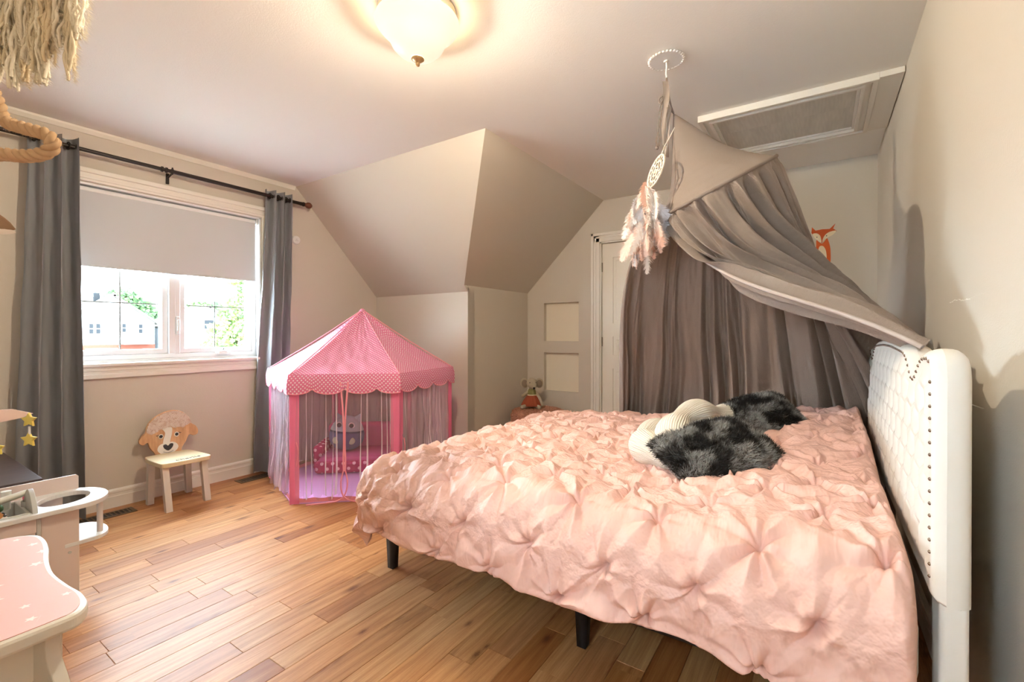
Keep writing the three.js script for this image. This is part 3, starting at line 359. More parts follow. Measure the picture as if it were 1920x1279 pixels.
{ // ---------- bed canopy ----------
  const cn = thing('bed_canopy', 'taupe fabric bed canopy hung from the ceiling and draped over the headboard', 'canopy', [-0.605, 2.435, -2.215]);
  const put = (n, g, m, p = cn) => obj(n, merged(g).translate(0.605, -2.435, 2.215), m, p);
  const L = V(-0.625, 1.70, -2.225), Rr = V(-0.165, 1.915, -2.31), C = L.clone().add(Rr).multiplyScalar(0.5), a = Rr.clone().sub(C), rad = a.length(), cam = V(0, 1.146, 0), ah = a.clone().normalize(), view = C.clone().sub(cam), b = view.addScaledVector(ah, -view.dot(ah)).normalize().multiplyScalar(rad);
  const hoop = (t) => { const f = Math.PI - P2 * t; return C.clone().addScaledVector(a, Math.cos(f)).addScaledVector(b, Math.sin(f)); };
  const apex = V(-0.575, 2.18, -2.23), N = 96;
  const wav = (t) => 0.006 * Math.sin(t * P2 * 26);
  const domeG = (grow) => grid(N * 2, 24, (u, v) => { const h = hoop(u), p = apex.clone().lerp(h, v); const sag = 0.05 * Math.sin(Math.PI * v) ; const ax = apex.clone().lerp(C, v); p.lerp(ax, 0.16 * Math.sin(Math.PI * v)); p.y -= sag * 0.4; const k = 1 + grow; return [lerp(ax.x, p.x, k), p.y, lerp(ax.z, p.z, k), u * 4, v]; });
  put('top_cover', domeG(0), M.canopy);
  put('top_seam', tube(Array.from({ length: 8 }, (_, i) => { const h = hoop(0.92), p = apex.clone().lerp(h, i / 7); p.lerp(apex.clone().lerp(C, i / 7), 0.15 * Math.sin(Math.PI * i / 7)); p.y -= 0.02 * Math.sin(Math.PI * i / 7); return [p.x, p.y, p.z]; }), 0.0022, 30, 5), std('#8a786e', 0.9));
  put('hoop', new THREE.TubeGeometry(new THREE.CatmullRomCurve3(Array.from({ length: 40 }, (_, i) => hoop(i / 40)), true), 120, 0.008, 8, true), M.canopy);
  // drape: from the hoop down to the far side of the bed and over the headboard
  const keys = [[0, -1.20, 0.06, -2.98], [0.06, -1.18, 0.05, -3.07], [0.16, -0.92, 0.05, -3.08], [0.3, -0.42, 0.05, -3.08], [0.44, 0.0, 0.06, -3.06], [0.53, 0.27, 0.12, -3.02], [0.60, 0.31, 0.55, -2.95], [0.66, 0.30, 1.06, -2.74], [0.76, 0.295, 1.10, -2.35], [0.88, 0.28, 1.105, -1.95], [0.95, 0.25, 1.108, -1.74], [1, 0.225, 1.108, -1.615]];
  const bc = curve(keys.map((k) => [k[1], k[2], k[3]])); const bot = (t) => { let i = 0; while (i < keys.length - 2 && keys[i + 1][0] < t) i++; return bc.getPoint((i + clamp((t - keys[i][0]) / (keys[i + 1][0] - keys[i][0]), 0, 1)) / (keys.length - 1)); };
  const NU = 460, NV = 90, base = [];
  for (let j = 0; j <= NV; j++) for (let i = 0; i <= NU; i++) {
    const t = i / NU, s = j / NV, top = hoop(t), end = bot(t), p = top.clone().lerp(end, s), f = smooth(0.5, 0.64, t), k = 4 * s * (1 - s);
    p.y -= f * 0.10 * 6.75 * s * (1 - s) * (1 - s);                                        // front panel sags between hoop and headboard
    if (f < 1) { const g = 1 - f, w = smooth(0, 0.75, s); p.x = lerp(p.x, lerp(top.x, end.x, Math.pow(s, lerp(0.55, 0.85, smooth(0, 0.3, t)))), g); p.z = lerp(p.z, lerp(top.z, end.z, w), g * 0.75); p.y = lerp(p.y, lerp(top.y, end.y, s), g); }
    base.push(p);
  }
  const W = NU + 1, dg = grid(NU, NV, (u, v, i, j) => { const p = base[j * W + i]; return [p.x, p.y, p.z, u * 5, v * 3]; }), nn = dg.attributes.normal, P = dg.attributes.position;
  for (let j = 0; j <= NV; j++) for (let i = 0; i <= NU; i++) {
    const k = j * W + i, t = i / NU, s = j / NV, f = smooth(0.5, 0.64, t), ph = t * 40 + 0.8 * n2(t * 9, 1), am = lerp(0.010 + 0.03 * smooth(0, 0.5, s), 0.012 + 0.034 * Math.sin(Math.PI * clamp(s * 0.86 + 0.1, 0, 1)), f) * smooth(0, 0.03, s);
    const sw = Math.sin(ph * P2 * 0.55 + 0.9 * n2(t * 5, s * 1.2)), sharp = Math.sign(sw) * Math.pow(Math.abs(sw), 0.8); let h = am * (sharp + 0.35 * Math.sin(ph * P2 * 1.3 + 2 * n2(t * 7, s * 2))) * (0.55 + 0.6 * (0.5 + 0.5 * n2(t * 6, 3)));
    h += 0.012 * n2(t * 14, s * 2.2) * s + 0.0022 * n2(t * 70, s * 9);
    if (t < 0.05) h *= t / 0.05 * 0.6 + 0.4; if (t > 0.97) h *= (1 - t) / 0.03;
    P.setXYZ(k, P.getX(k) + nn.getX(k) * h, P.getY(k) + nn.getY(k) * h, P.getZ(k) + nn.getZ(k) * h);
  }
  dg.computeVertexNormals(); const edge = (t0) => Array.from({ length: 31 }, (_, j) => { const k = Math.round(j / 30 * NV) * W + Math.round(t0 * NU); return [P.getX(k), P.getY(k), P.getZ(k)]; });
  const eB = edge(1), eA = edge(0);
  put('drape', dg, M.canopy); put('hem', tube(eB, 0.007, 120, 6), M.hem); put('hem', tube(eA, 0.006, 120, 6), M.canopy);
  // ceiling plate and ties
  const pl = put('ceiling_plate', [cyl(0.075, 0.075, 0.008, -0.605, 2.433, -2.215, 40), ...Array.from({ length: 30 }, (_, i) => sph(0.008, -0.605 + 0.077 * Math.cos(i * P2 / 30), 2.432, -2.215 + 0.077 * Math.sin(i * P2 / 30), 1, 0.7, 1, 8))], M.white);
  put('hook', [cyl(0.012, 0.012, 0.008, -0.605, 2.426, -2.215, 16), tube([[-0.605, 2.425, -2.215], [-0.604, 2.40, -2.217], [-0.608, 2.375, -2.222], [-0.606, 2.355, -2.224]], 0.004, 16, 8)], M.white, pl);
  put('hanging_loop', [tube([[-0.606, 2.36, -2.224], [-0.601, 2.30, -2.226], [-0.59, 2.23, -2.229], apex.toArray()], 0.004, 20, 6), tube([[-0.606, 2.36, -2.224], [-0.608, 2.28, -2.226], [-0.60, 2.22, -2.229], apex.toArray()], 0.004, 20, 6)], M.canopy);
  put('tie_band', grid(4, 30, (u, v) => { const y = lerp(2.33, 2.02, v), w = 0.011 + 0.004 * Math.sin(v * 5); return [-0.607 + (u - 0.5) * 2 * w + 0.006 * Math.sin(v * 7), y, -2.205 + 0.02 * v + 0.006 * Math.cos(u * 3 + v * 6)]; }), std('#8d8076', 0.9));
  put('tie_band', grid(4, 30, (u, v) => { const y = lerp(2.20, 1.97, v), w = 0.009; return [-0.588 + (u - 0.5) * 2 * w - 0.012 * v, y, -2.20 + 0.008 * Math.cos(u * 3 + v * 6)]; }), std('#9b8d83', 0.9));
  for (const [x, q] of [[-0.622, 0], [-0.63, 1]]) put('cord', tube([[-0.608, 2.30, -2.215], [x, 2.2, -2.195], [x - 0.006, 2.1, -2.185], [x - 0.004 - 0.01 * q, 2.02, -2.18]], 0.0022, 24, 5), std('#7a6c63', 0.9));
  put('cord_bow', [tube([[-0.612, 2.27, -2.205], [-0.632, 2.25, -2.195], [-0.628, 2.225, -2.195], [-0.612, 2.26, -2.205]], 0.004, 20, 5), sph(0.008, -0.638, 2.015, -2.18)], std('#80726a', 0.9));
}
{ // ---------- dreamcatcher ----------
  const d = thing('dreamcatcher', 'white lace dreamcatcher with blush feathers hanging from the canopy', 'dreamcatcher', [-0.628, 1.887, -2.125]);
  d.rotation.set(0, 0, -0.35); d.rotateY(-0.88);                   // ring stands in its own x-y plane
  const R = 0.075; obj('ring', new THREE.TorusGeometry(R, 0.0045, 8, 48), std('#efe6d6', 0.8), d);
  const lace = []; for (let k = 0; k < 16; k++) { const q = k * P2 / 16; lace.push(new THREE.TorusGeometry(0.0115, 0.0018, 5, 14).translate(Math.cos(q) * 0.061, Math.sin(q) * 0.061, 0)); if (k % 2) lace.push(new THREE.TorusGeometry(0.0135, 0.0018, 5, 14).translate(Math.cos(q) * 0.036, Math.sin(q) * 0.036, 0)); } lace.push(new THREE.TorusGeometry(0.046, 0.002, 6, 36), new THREE.TorusGeometry(0.02, 0.002, 6, 24), new THREE.TorusGeometry(0.009, 0.003, 6, 16));
  obj('lace_web', lace, std('#ece3d3', 0.85), d);
  obj('cord', tube([[0, R, 0], [0.004, R + 0.04, 0], [0.0, R + 0.08, -0.01], [-0.01, R + 0.13, -0.02]], 0.0018, 20, 5), std('#e5dccd', 0.85), d);
  const r = rng(77);
  const feather = (len, wid, seed) => { const q = rng(seed), gs = []; const mid = (t) => [0.012 * Math.sin(t * 2.2), -len * t, 0.01 * Math.sin(t * 3)]; gs.push(tube(Array.from({ length: 6 }, (_, i) => mid(i / 5)), 0.0009, 14, 4)); const pos = [];
    for (let i = 0; i < 170; i++) { const t = 0.06 + 0.94 * i / 170, s = i % 2 ? 1 : -1, m = mid(t), l = wid * Math.pow(Math.sin(Math.PI * clamp(t * 0.93 + 0.05, 0, 1)), 0.6) * (0.55 + 0.75 * q()), dy = -l * (0.5 + 0.6 * q()), dz = (q() - 0.5) * l * 0.9, w = 0.0016; const e = [m[0] + s * l, m[1] + dy, m[2] + dz], h = [m[0] + s * l * 0.55, m[1] + dy * 0.32, m[2] + dz * 0.3]; pos.push(m[0], m[1] + w, m[2], m[0], m[1] - w, m[2], h[0], h[1] - w, h[2], m[0], m[1] + w, m[2], h[0], h[1] - w, h[2], h[0], h[1] + w, h[2], h[0], h[1] + w, h[2], h[0], h[1] - w, h[2], ...e); }
    const g = new THREE.BufferGeometry(); g.setAttribute('position', new THREE.Float32BufferAttribute(pos, 3)); g.computeVertexNormals(); gs.push(g); return merged(gs); };
  const kinds = [feather(0.15, 0.03, 1), feather(0.12, 0.026, 2), feather(0.17, 0.024, 3), feather(0.10, 0.03, 4)], mats = ['#f8ece4', '#f6dccf', '#ecebec', '#faf4ee', '#f3cbb6', '#e2e3e9'].map((c) => std(c, 0.9, { transmission: 0.2, thickness: 0 }));
  const inv = d.matrix; d.updateMatrix(); const toLocal = d.matrix.clone().invert();
  for (let k = 0; k < 130; k++) {
    const t = Math.pow(r(), 0.8), w = V(-0.655 - 0.02 * t + (r() - 0.5) * (0.055 + 0.055 * (1 - Math.abs(t - 0.5))), 1.83 - 0.235 * t + (r() - 0.5) * 0.02, -2.10 + (r() - 0.5) * 0.07).applyMatrix4(toLocal);
    const f = new THREE.Mesh(kinds[Math.floor(r() * 4)], mats[Math.floor(r() * 6)]); f.name = 'feather'; f.castShadow = f.receiveShadow = true; f.position.copy(w);
    const side = (r() - 0.5), e = new THREE.Euler((r() - 0.5) * 0.6, r() * P2, side * 1.1 - 0.12); f.quaternion.copy(d.quaternion).invert().multiply(new THREE.Quaternion().setFromEuler(e)); f.scale.setScalar(0.75 + 0.35 * r()); d.add(f);
  }
}
// ---------- window dressing ----------
{
  const b = thing('roller_blind', 'light grey roller blind pulled halfway down over the window', 'blind', [XW - 0.035, 2.062, -1.42]);
  obj('tube', cyl(0.019, 0.019, 1.13, 0, 0, 0, 24).rotateX(Math.PI / 2), M.pvc, b);
  for (const s of [-1, 1]) obj('bracket', rb(0.045, 0.055, 0.008, 0.003, -0.004, 0.004, s * 0.578), M.white, b);
  obj('fabric', [span(0.014, 0.0155, -0.485, 0, -0.565, 0.565)], M.blind, b);
  obj('hem_bar', rb(0.008, 0.016, 1.13, 0.003, 0.0148, -0.484, 0), M.blind, b);
}
const RX = XW + 0.09, RY = 2.275;
{
  const r = thing('curtain_rod', 'dark bronze curtain rod with wooden ball finials above the window', 'rod', [RX, RY, -1.36]);
  const tz = (g) => g.rotateX(Math.PI / 2);
  obj('pole', [tz(cyl(0.0125, 0.0125, 1.02, 0, 0.5, 0, 16)), tz(cyl(0.0145, 0.0145, 1.0, 0, -0.49, 0, 16))], M.rod, r);
  for (const s of [-1, 1]) { obj('finial', lathe([[0, 0.07], [0.014, 0.066], [0.025, 0.052], [0.028, 0.038], [0.024, 0.022], [0.015, 0.012], [0.017, 0.004], [0.013, 0]], 20).rotateX(s > 0 ? Math.PI / 2 : -Math.PI / 2).translate(0, 0, s * 0.995), M.finial, r); obj('collar', [tz(cyl(0.019, 0.019, 0.008, 0, s * 0.985, 0, 16)), tz(cyl(0.016, 0.016, 0.02, 0, s * 0.965, 0, 16))], M.rod, r); }
  for (const z of [0.0, 0.86, -0.8]) { const k = obj('bracket', [bar([0, -0.012, z], [-0.075, -0.03, z], 0.006), rb(0.012, 0.075, 0.02, 0.004, -0.082, -0.035, z), tube([[0.018, 0.006, z], [0.014, -0.014, z], [0, -0.019, z], [-0.014, -0.014, z], [-0.016, 0.004, z]], 0.004, 14, 6)], M.rod, r); obj('screw', [sph(0.006, 0.004, 0.022, z), bar([0, 0.01, z], [0.004, 0.024, z], 0.0025)], M.rod, k); }
  obj('joint_collar', [0.0, 0.035, 0.06].map((z) => tz(cyl(0.019, 0.019, 0.01, 0, z, 0, 14))), M.rod, r);
}
function curtain(label, z0t, z1t, z0b, z1b, folds, seed) {
  const c = thing('curtain', label, 'curtain', [RX, 0, (z0t + z1t) / 2], 0, 'grey curtains at the window'), zc = (z0t + z1t) / 2, r = rng(seed), ph = Array.from({ length: folds + 2 }, () => 0.75 + 0.5 * r());
  const NU = 220, NV = 60, yT = 2.325, yB = 0.012;
  const g = grid(NU, NV, (u, v) => { const w = smooth(0, 1, v), a = lerp(lerp(z0t, z0b, w), lerp(z1t, z1b, w), u) - zc, q = u * folds, k = ph[Math.floor(q)], k2 = ph[Math.floor(q) + 1], am = lerp(k, k2, q % 1) * lerp(0.046, 0.062, v), s = Math.sin(q * P2 + 0.25 * Math.sin(v * 3 + seed)), x = Math.sign(s) * Math.pow(Math.abs(s), 0.75) * am, zz = a + 0.35 * am * Math.cos(q * P2 * 1.0) * 0.6; return [x + 0.006 * n2(u * 6, v * 4 + seed) * v, lerp(yT, yB, v), zz + 0.004 * n2(u * 9, v * 5), u * 1.4, v * 2.3]; });
  obj('fabric', g, M.curtain, c);
  for (let k = 0; k < folds * 2; k++) { const z = lerp(z0t, z1t, (k + 0.5) / (folds * 2)) - zc; obj('grommet', new THREE.TorusGeometry(0.021, 0.004, 8, 20).rotateY(0.15 * (k % 2 ? 1 : -1)).translate(0, RY, z), M.rod, c); }
}
curtain('grey eyelet curtain hanging at the toy-furniture side of the window', -0.878, -0.66, -0.905, -0.60, 3, 4);
curtain('grey eyelet curtain hanging between the window and the pink tent', -2.235, -2.03, -2.19, -1.94, 3, 9);
{ const s = thing('wall_sensor', 'small round white sensor on the wall beside the curtain', 'sensor', [XW, 1.968, -2.325]); obj('housing', lathe([[0, 0.02], [0.03, 0.019], [0.036, 0.014], [0.038, 0]], 32).rotateZ(-Math.PI / 2), M.white, s); for (const [y, z] of [[0.006, 0], [-0.006, 0.007], [-0.006, -0.007]]) obj('port', cyl(0.0022, 0.0022, 0.003, 0, 0, 0, 8).rotateZ(Math.PI / 2).translate(0.02, y, z), M.black, s); }
// ---------- floor registers ----------
for (const [z, l] of [[-0.98, 'bronze floor register beside the toy station'], [-1.90, 'bronze floor register between the lamb chair and the curtain']]) {
  const v = thing('floor_register', l, 'vent', [-3.705, 0, z], 0, 'floor registers under the window'); const m = std('#6d5844', 0.5, { metalness: 0.4 });
  obj('flange', [span(-0.055, 0.055, 0, 0.004, 0.12, 0.14), span(-0.055, 0.055, 0, 0.004, -0.14, -0.12), span(-0.055, -0.035, 0, 0.004, -0.12, 0.12), span(0.035, 0.055, 0, 0.004, -0.12, 0.12)], m, v); obj('well', span(-0.035, 0.035, 0.0003, 0.0012, -0.12, 0.12), M.black, v);
  for (let k = 0; k < 11; k++) obj('louvre', bx(0.07, 0.0035, 0.008, 0, 0.002, -0.11 + k * 0.022), m, v);
}
{ // ---------- lamb chair ----------
  const c = thing('lamb_chair', 'small wooden child chair with a lamb face backrest below the window', 'chair', [-3.62, 0, -1.325]), wood = std('#ffffff', 0.6, { map: pale }), seatM = std('#e6d7b2', 0.5), wm = std('#e6e2dc', 0.6);
  const S = [[0.165, 0.135], [0.145, -0.128], [-0.115, -0.108], [-0.10, 0.135]];   // seat corners (x, z)
  const seat = obj('seat', ext(shape(spline([[0.175, -0.135], [0.185, -0.12], [0.172, 0.13], [0.155, 0.142], [-0.115, 0.138], [-0.13, 0.12], [-0.13, -0.105], [-0.115, -0.118], [0.165, -0.14]], 80)), 0.02, 0.004).rotateX(Math.PI / 2).translate(0, 0.312, 0), seatM, c);
  for (const [tx, tz, fx, fz] of [[0.13, 0.115, 0.155, 0.10], [0.125, -0.11, 0.125, -0.135], [-0.10, 0.11, -0.108, 0.115], [-0.10, -0.10, -0.175, -0.135]]) { const g = bx(0.036, 0.296, 0.036, 0, 0.148, 0), p = g.attributes.position; const bxx = tz > 0 ? (tx > 0 ? 0.155 : -0.105) : (tx > 0 ? 0.125 : -0.165), bz = tz > 0 ? (tx > 0 ? 0.10 : 0.115) : -0.135; for (let i = 0; i < p.count; i++) { const t = 1 - p.getY(i) / 0.296; p.setXYZ(i, p.getX(i) + lerp(tx, bxx, t), p.getY(i), p.getZ(i) + lerp(tz, bz, t)); } g.computeVertexNormals(); obj('leg', g, wm, c); }
  for (const z of [0.118, -0.11]) obj('side_rail', ext(shape([[-0.11, 0.292], [0.14, 0.292], [0.14, 0.262], [0.115, 0.272], [0.07, 0.278], [-0.05, 0.278], [-0.09, 0.27], [-0.11, 0.26]]), 0.018).translate(0, 0, z - 0.009), wm, c);
  obj('front_rail', ext(shape([[-0.10, 0.292], [0.10, 0.292], [0.10, 0.262], [0.07, 0.276], [-0.07, 0.276], [-0.10, 0.262]]), 0.016).rotateY(Math.PI / 2).translate(0.112, 0, 0), wm, c);
  // backrest outline in (z, y) seen from the room; local x is towards the room
  const bk = [[0.065, 0.285], [0.075, 0.32], [0.105, 0.37], [0.118, 0.405], [0.14, 0.393], [0.162, 0.408], [0.164, 0.43], [0.148, 0.455], [0.128, 0.475], [0.122, 0.51], [0.10, 0.55], [0.06, 0.582], [0.0, 0.605], [-0.06, 0.60], [-0.10, 0.575], [-0.128, 0.535], [-0.143, 0.498], [-0.17, 0.475], [-0.186, 0.44], [-0.18, 0.415], [-0.155, 0.408], [-0.13, 0.418], [-0.108, 0.375], [-0.082, 0.33], [-0.078, 0.285]];
  const yz = (g, x) => g.rotateY(Math.PI / 2).translate(x, 0, 0);  // shape x -> -z
  const inv = (pts) => pts.map(([z, y]) => [-z, y]);
  const head = obj('backrest', yz(ext(shape(spline(inv(bk), 140)), 0.014, 0.003), -0.15), wood, c);
  const wool = [[0.123, 0.478], [0.105, 0.462], [0.085, 0.465], [0.06, 0.478], [0.03, 0.487], [0.0, 0.492], [-0.05, 0.485], [-0.09, 0.483], [-0.125, 0.497], [-0.14, 0.502], [-0.127, 0.535], [-0.10, 0.57], [-0.06, 0.595], [0.0, 0.60], [0.06, 0.577], [0.098, 0.546], [0.118, 0.51]];
  const wl = obj('wool_cap', yz(ext(shape(spline(inv(wool), 90)), 0.003), -0.134), std('#cdb3a4', 0.95), head); const r = rng(3), curls = [], inside = (z, y) => { let c2 = false; for (let i = 0, j = wool.length - 1; i < wool.length; j = i++) if ((wool[i][1] > y) !== (wool[j][1] > y) && z < (wool[j][0] - wool[i][0]) * (y - wool[i][1]) / (wool[j][1] - wool[i][1]) + wool[i][0]) c2 = !c2; return c2; };
  for (let k = 0; k < 420; k++) { const z = lerp(-0.14, 0.125, r()), y = lerp(0.46, 0.60, r()); if (inside(z, y)) curls.push(new THREE.TorusGeometry(0.0045 + 0.002 * r(), 0.0016, 4, 8).rotateY(Math.PI / 2).translate(-0.131, y, z)); }
  const cm = obj('curls', curls, std('#e7d8cf', 0.9), head); cm.userData.kind = 'stuff';
  const white = std('#f1eee6', 0.7), ink = std('#3d3d44', 0.7);
  obj('blaze', yz(ext(shape(spline(inv([[0.035, 0.49], [-0.02, 0.488], [-0.022, 0.45], [-0.012, 0.40], [-0.008, 0.375], [0.028, 0.37], [0.028, 0.41], [0.018, 0.455]]), 50)), 0.002), -0.134), white, head);
  obj('muzzle', yz(ext(shape(spline(inv([[0.055, 0.372], [0.03, 0.385], [0.006, 0.378], [-0.02, 0.388], [-0.05, 0.372], [-0.06, 0.345], [-0.035, 0.315], [0.0, 0.305], [0.04, 0.315], [0.062, 0.342]]), 60)), 0.003), -0.134), white, head);
  obj('nose', yz(ext(shape(spline(inv([[0.03, 0.372], [0.015, 0.377], [0.002, 0.366], [-0.012, 0.378], [-0.028, 0.374], [-0.024, 0.352], [0.0, 0.332], [0.024, 0.35]]), 50)), 0.002), -0.131), ink, head);
  obj('mouth', tube([[-0.129, 0.328, 0.03], [-0.129, 0.319, 0.01], [-0.129, 0.319, -0.01], [-0.129, 0.328, -0.03]], 0.0012, 16, 5), ink, head);
  for (const z of [0.043, -0.05]) { const e = obj('eye', cyl(0.0155, 0.0155, 0.004, 0, 0, 0, 20).rotateZ(Math.PI / 2).scale(1, 1.1, 0.9).translate(-0.133, 0.435, z), white, head); obj('pupil', [cyl(0.0105, 0.0105, 0.004, 0, 0, 0, 16).rotateZ(Math.PI / 2).translate(-0.1305, 0.436, z), tube([[-0.131, 0.448, z + Math.sign(z) * 0.012], [-0.131, 0.442, z + Math.sign(z) * 0.024], [-0.131, 0.446, z + Math.sign(z) * 0.026]], 0.002, 8, 5)], ink, e); }
  const font = await new FontLoader().loadAsync('fonts/droid/droid_serif_regular.typeface.json');
  const tg = new TextGeometry('Charlie', { font, size: 0.03, depth: 0.0012, curveSegments: 3 }); tg.computeBoundingBox(); tg.translate(-(tg.boundingBox.max.x) / 2, 0, 0).rotateX(-Math.PI / 2).rotateY(Math.PI / 2).translate(0.155, 0.316, -0.015); obj('lettering', tg, ink, seat);
}
{ // ---------- play tent ----------
  const t = thing('play_tent', 'pink hexagonal play tent with polka dot roof and sheer curtains', 'tent', [-3.064, 0, -2.414]), R = 0.70, a0 = 78.7 * Math.PI / 180, EY = 0.868, AY = 1.332;
  const vx = (k, r = R) => [r * Math.cos(a0 - k * Math.PI / 3), r * Math.sin(a0 - k * Math.PI / 3)];   // 0: front left, 1: front right, 2: right ... 5: left
  obj('ground_sheet', ext(shape(Array.from({ length: 6 }, (_, k) => { const [x, z] = vx(k, R - 0.004); return [x, -z]; })), 0.008).rotateX(-Math.PI / 2).translate(0, 0.001, 0), M.tentFloor, t);
  const floorEdge = []; for (let k = 0; k < 6; k++) { const A = vx(k, R - 0.01), B = vx(k + 1, R - 0.01); floorEdge.push(grid(20, 3, (u, v) => [lerp(A[0], B[0], u), 0.002 + v * 0.035 + 0.004 * Math.sin(u * 40), lerp(A[1], B[1], u)])); } obj('ground_rim', floorEdge, M.tentTrim, t);
  for (let k = 0; k < 6; k++) {
    const A = vx(k, R + 0.006), B = vx(k + 1, R + 0.006), N = 40, side = Math.hypot(B[0] - A[0], B[1] - A[1]), mid = [(A[0] + B[0]) / 2, (A[1] + B[1]) / 2], ml = Math.hypot(...mid), nx = mid[0] / ml, nz = mid[1] / ml;
    const roof = obj('roof_panel', grid(N, 30, (u, v) => { const e = [lerp(A[0], B[0], u), lerp(A[1], B[1], u)], s = Math.sin(Math.PI * v) * (0.018 + 0.012 * Math.sin(Math.PI * u)), cr = 0.005 * n2(u * 7 + k * 9, v * 5) * Math.sin(Math.PI * u); return [e[0] * v - nx * (s * 0.5 - cr), lerp(AY, EY, v) - s + cr, e[1] * v - nz * (s * 0.5 - cr), (u - 0.5) * v * side / 0.1, v * 0.84 / 0.1]; }), M.tent, t);
    const drop = (u) => { const q = (u * 3.5 + (k === 0 ? 0.25 : 0.0)) % 1; return 0.09 + 0.045 * Math.sqrt(Math.max(0, 1 - (q * 2 - 1) ** 2)); };
    const out = (v) => 0.012 + 0.014 * Math.sin(v * 2.2);
    const val = obj('valance', grid(72, 8, (u, v) => { const w = 0.006 * Math.sin(u * 17 + k) * v * Math.sin(Math.PI * u), e = 1 + (out(v) + w) / ml; return [lerp(A[0], B[0], u) * e, EY + 0.004 - v * drop(u), lerp(A[1], B[1], u) * e, u * side / 0.1, v * 0.12 / 0.1]; }), M.tent, t);
    obj('trim', tube(Array.from({ length: 60 }, (_, i) => { const u = i / 59, e = 1 + (out(1) + 0.006 * Math.sin(u * 17 + k) * Math.sin(Math.PI * u)) / ml; return [lerp(A[0], B[0], u) * e, EY + 0.004 - drop(u), lerp(A[1], B[1], u) * e]; }), 0.0035, 120, 5), M.tentTrim, val);
    obj('roof_seam', tube([[0, AY, 0], [A[0] * 0.5, lerp(AY, EY, 0.5) - 0.008, A[1] * 0.5], [A[0], EY + 0.004, A[1]]], 0.004, 24, 6), M.tentTrim, t);
    // sleeve round the pole, folded round the corner
    const c = vx(k, R), w = 0.052, d1 = [(B[0] - A[0]) / side, (B[1] - A[1]) / side], Z = vx(k - 1, R + 0.006), d0l = Math.hypot(Z[0] - A[0], Z[1] - A[1]), d0 = [(Z[0] - A[0]) / d0l, (Z[1] - A[1]) / d0l], rn = Math.hypot(...c), on = [c[0] / rn, c[1] / rn];
    const prof = curve([[c[0] + d0[0] * w, 0, c[1] + d0[1] * w], [c[0] + d0[0] * w * 0.4 + on[0] * 0.004, 0, c[1] + d0[1] * w * 0.4 + on[1] * 0.004], [c[0] + on[0] * 0.012, 0, c[1] + on[1] * 0.012], [c[0] + d1[0] * w * 0.4 + on[0] * 0.004, 0, c[1] + d1[1] * w * 0.4 + on[1] * 0.004], [c[0] + d1[0] * w, 0, c[1] + d1[1] * w]]);
    const sl = obj('pole_sleeve', grid(16, 12, (u, v) => { const p = prof.getPoint(u); return [p.x, lerp(0.004, EY, v), p.z]; }), M.tentPink, t); obj('pole', cyl(0.011, 0.011, EY, c[0] * 0.985, EY / 2, c[1] * 0.985, 10), M.white, sl);
    // sheer curtains: gathered net with denser folds
    const r = rng(60 + k), net = (u0, u1, seed, pull) => {
      const f = (u, v) => { const g = 0.009 * Math.sin(u * 60 + seed + 2 * n2(u * 6, v * 2 + seed)) * (0.4 + v), uu = lerp(u0, u1, u) + pull * Math.sin(Math.PI * clamp(v * 0.95, 0, 1)) * (u - 0.5) * 0.1; return [lerp(A[0], B[0], uu) + nx * (g - 0.004 + 0.045 * v * v * (0.5 + 0.5 * n2(u * 4 + seed, 1))), lerp(EY - 0.01, 0.05 + 0.03 * n2(u * 5, seed), v), lerp(A[1], B[1], uu) + nz * (g - 0.004 + 0.045 * v * v * (0.5 + 0.5 * n2(u * 4 + seed, 1)))]; };
      const p = obj('sheer_curtain', grid(80, 24, f), k ? M.tulle : M.tulleFront, t); 
      for (let i = 0; i < (k ? 12 : 6); i++) { const u = 0.03 + 0.94 * r(), wd = 0.002 + 0.006 * r(), dv = (r() - 0.5) * 0.05; obj('fold', grid(2, 20, (a, v) => { const q = f(clamp(u + dv * v + (a - 0.5) * wd * (1.4 - 0.6 * Math.sin(v * 5)) / (u1 - u0), 0, 1), v); return [q[0] + nx * 0.003, q[1], q[2] + nz * 0.003]; }), M.tulleFold, p); }
      return f;
    };
    if (k === 0) {
      net(0.06, 0.485, 3, 0.2); net(0.515, 0.94, 8, 0.2);
      for (const s of [-1, 1]) { const pt = (u, y, o) => [lerp(A[0], B[0], u) + nx * o, y, lerp(A[1], B[1], u) + nz * o]; obj('ribbon', [grid(2, 30, (a, v) => pt(0.5 + s * (0.035 - 0.03 * Math.sin(Math.min(1, v * 1.6) * Math.PI / 2) + 0.02 * Math.sin(v * Math.PI * 1.0) * smooth(0.7, 1, v)) + (a - 0.5) * 0.016, lerp(EY - 0.05, 0.22, v), 0.03)), tube([pt(0.5 + s * 0.012, 0.22, 0.03), pt(0.5 + s * 0.03, 0.15, 0.035), pt(0.5 + s * 0.02, 0.09, 0.045), pt(0.5, 0.06, 0.05), pt(0.5 - s * 0.06, 0.03, 0.05), pt(0.5 - s * 0.16, 0.02, 0.045), pt(0.5 - s * 0.34, 0.012, 0.045)], 0.005, 50, 6)], M.tentTrim, t); }
    } else net(0.06, 0.94, 11 * k, 0.0);
    const h = vx(k, R + 0.02); obj('tie', tube([[h[0] + d1[0] * 0.05, 0.42, h[1] + d1[1] * 0.05], [h[0] + d1[0] * 0.06, 0.36, h[1] + d1[1] * 0.06], [h[0] + d1[0] * 0.05, 0.26, h[1] + d1[1] * 0.05]], 0.003, 16, 5), M.tentTrim, t);
  }
  obj('roof_cap', lathe([[0, AY + 0.012], [0.012, AY + 0.008], [0.03, AY - 0.014]], 12), M.tent, t);
}
const face = 48.7 * Math.PI / 180, turnTo = -face + Math.PI / 2;   // things in the tent look out of its front
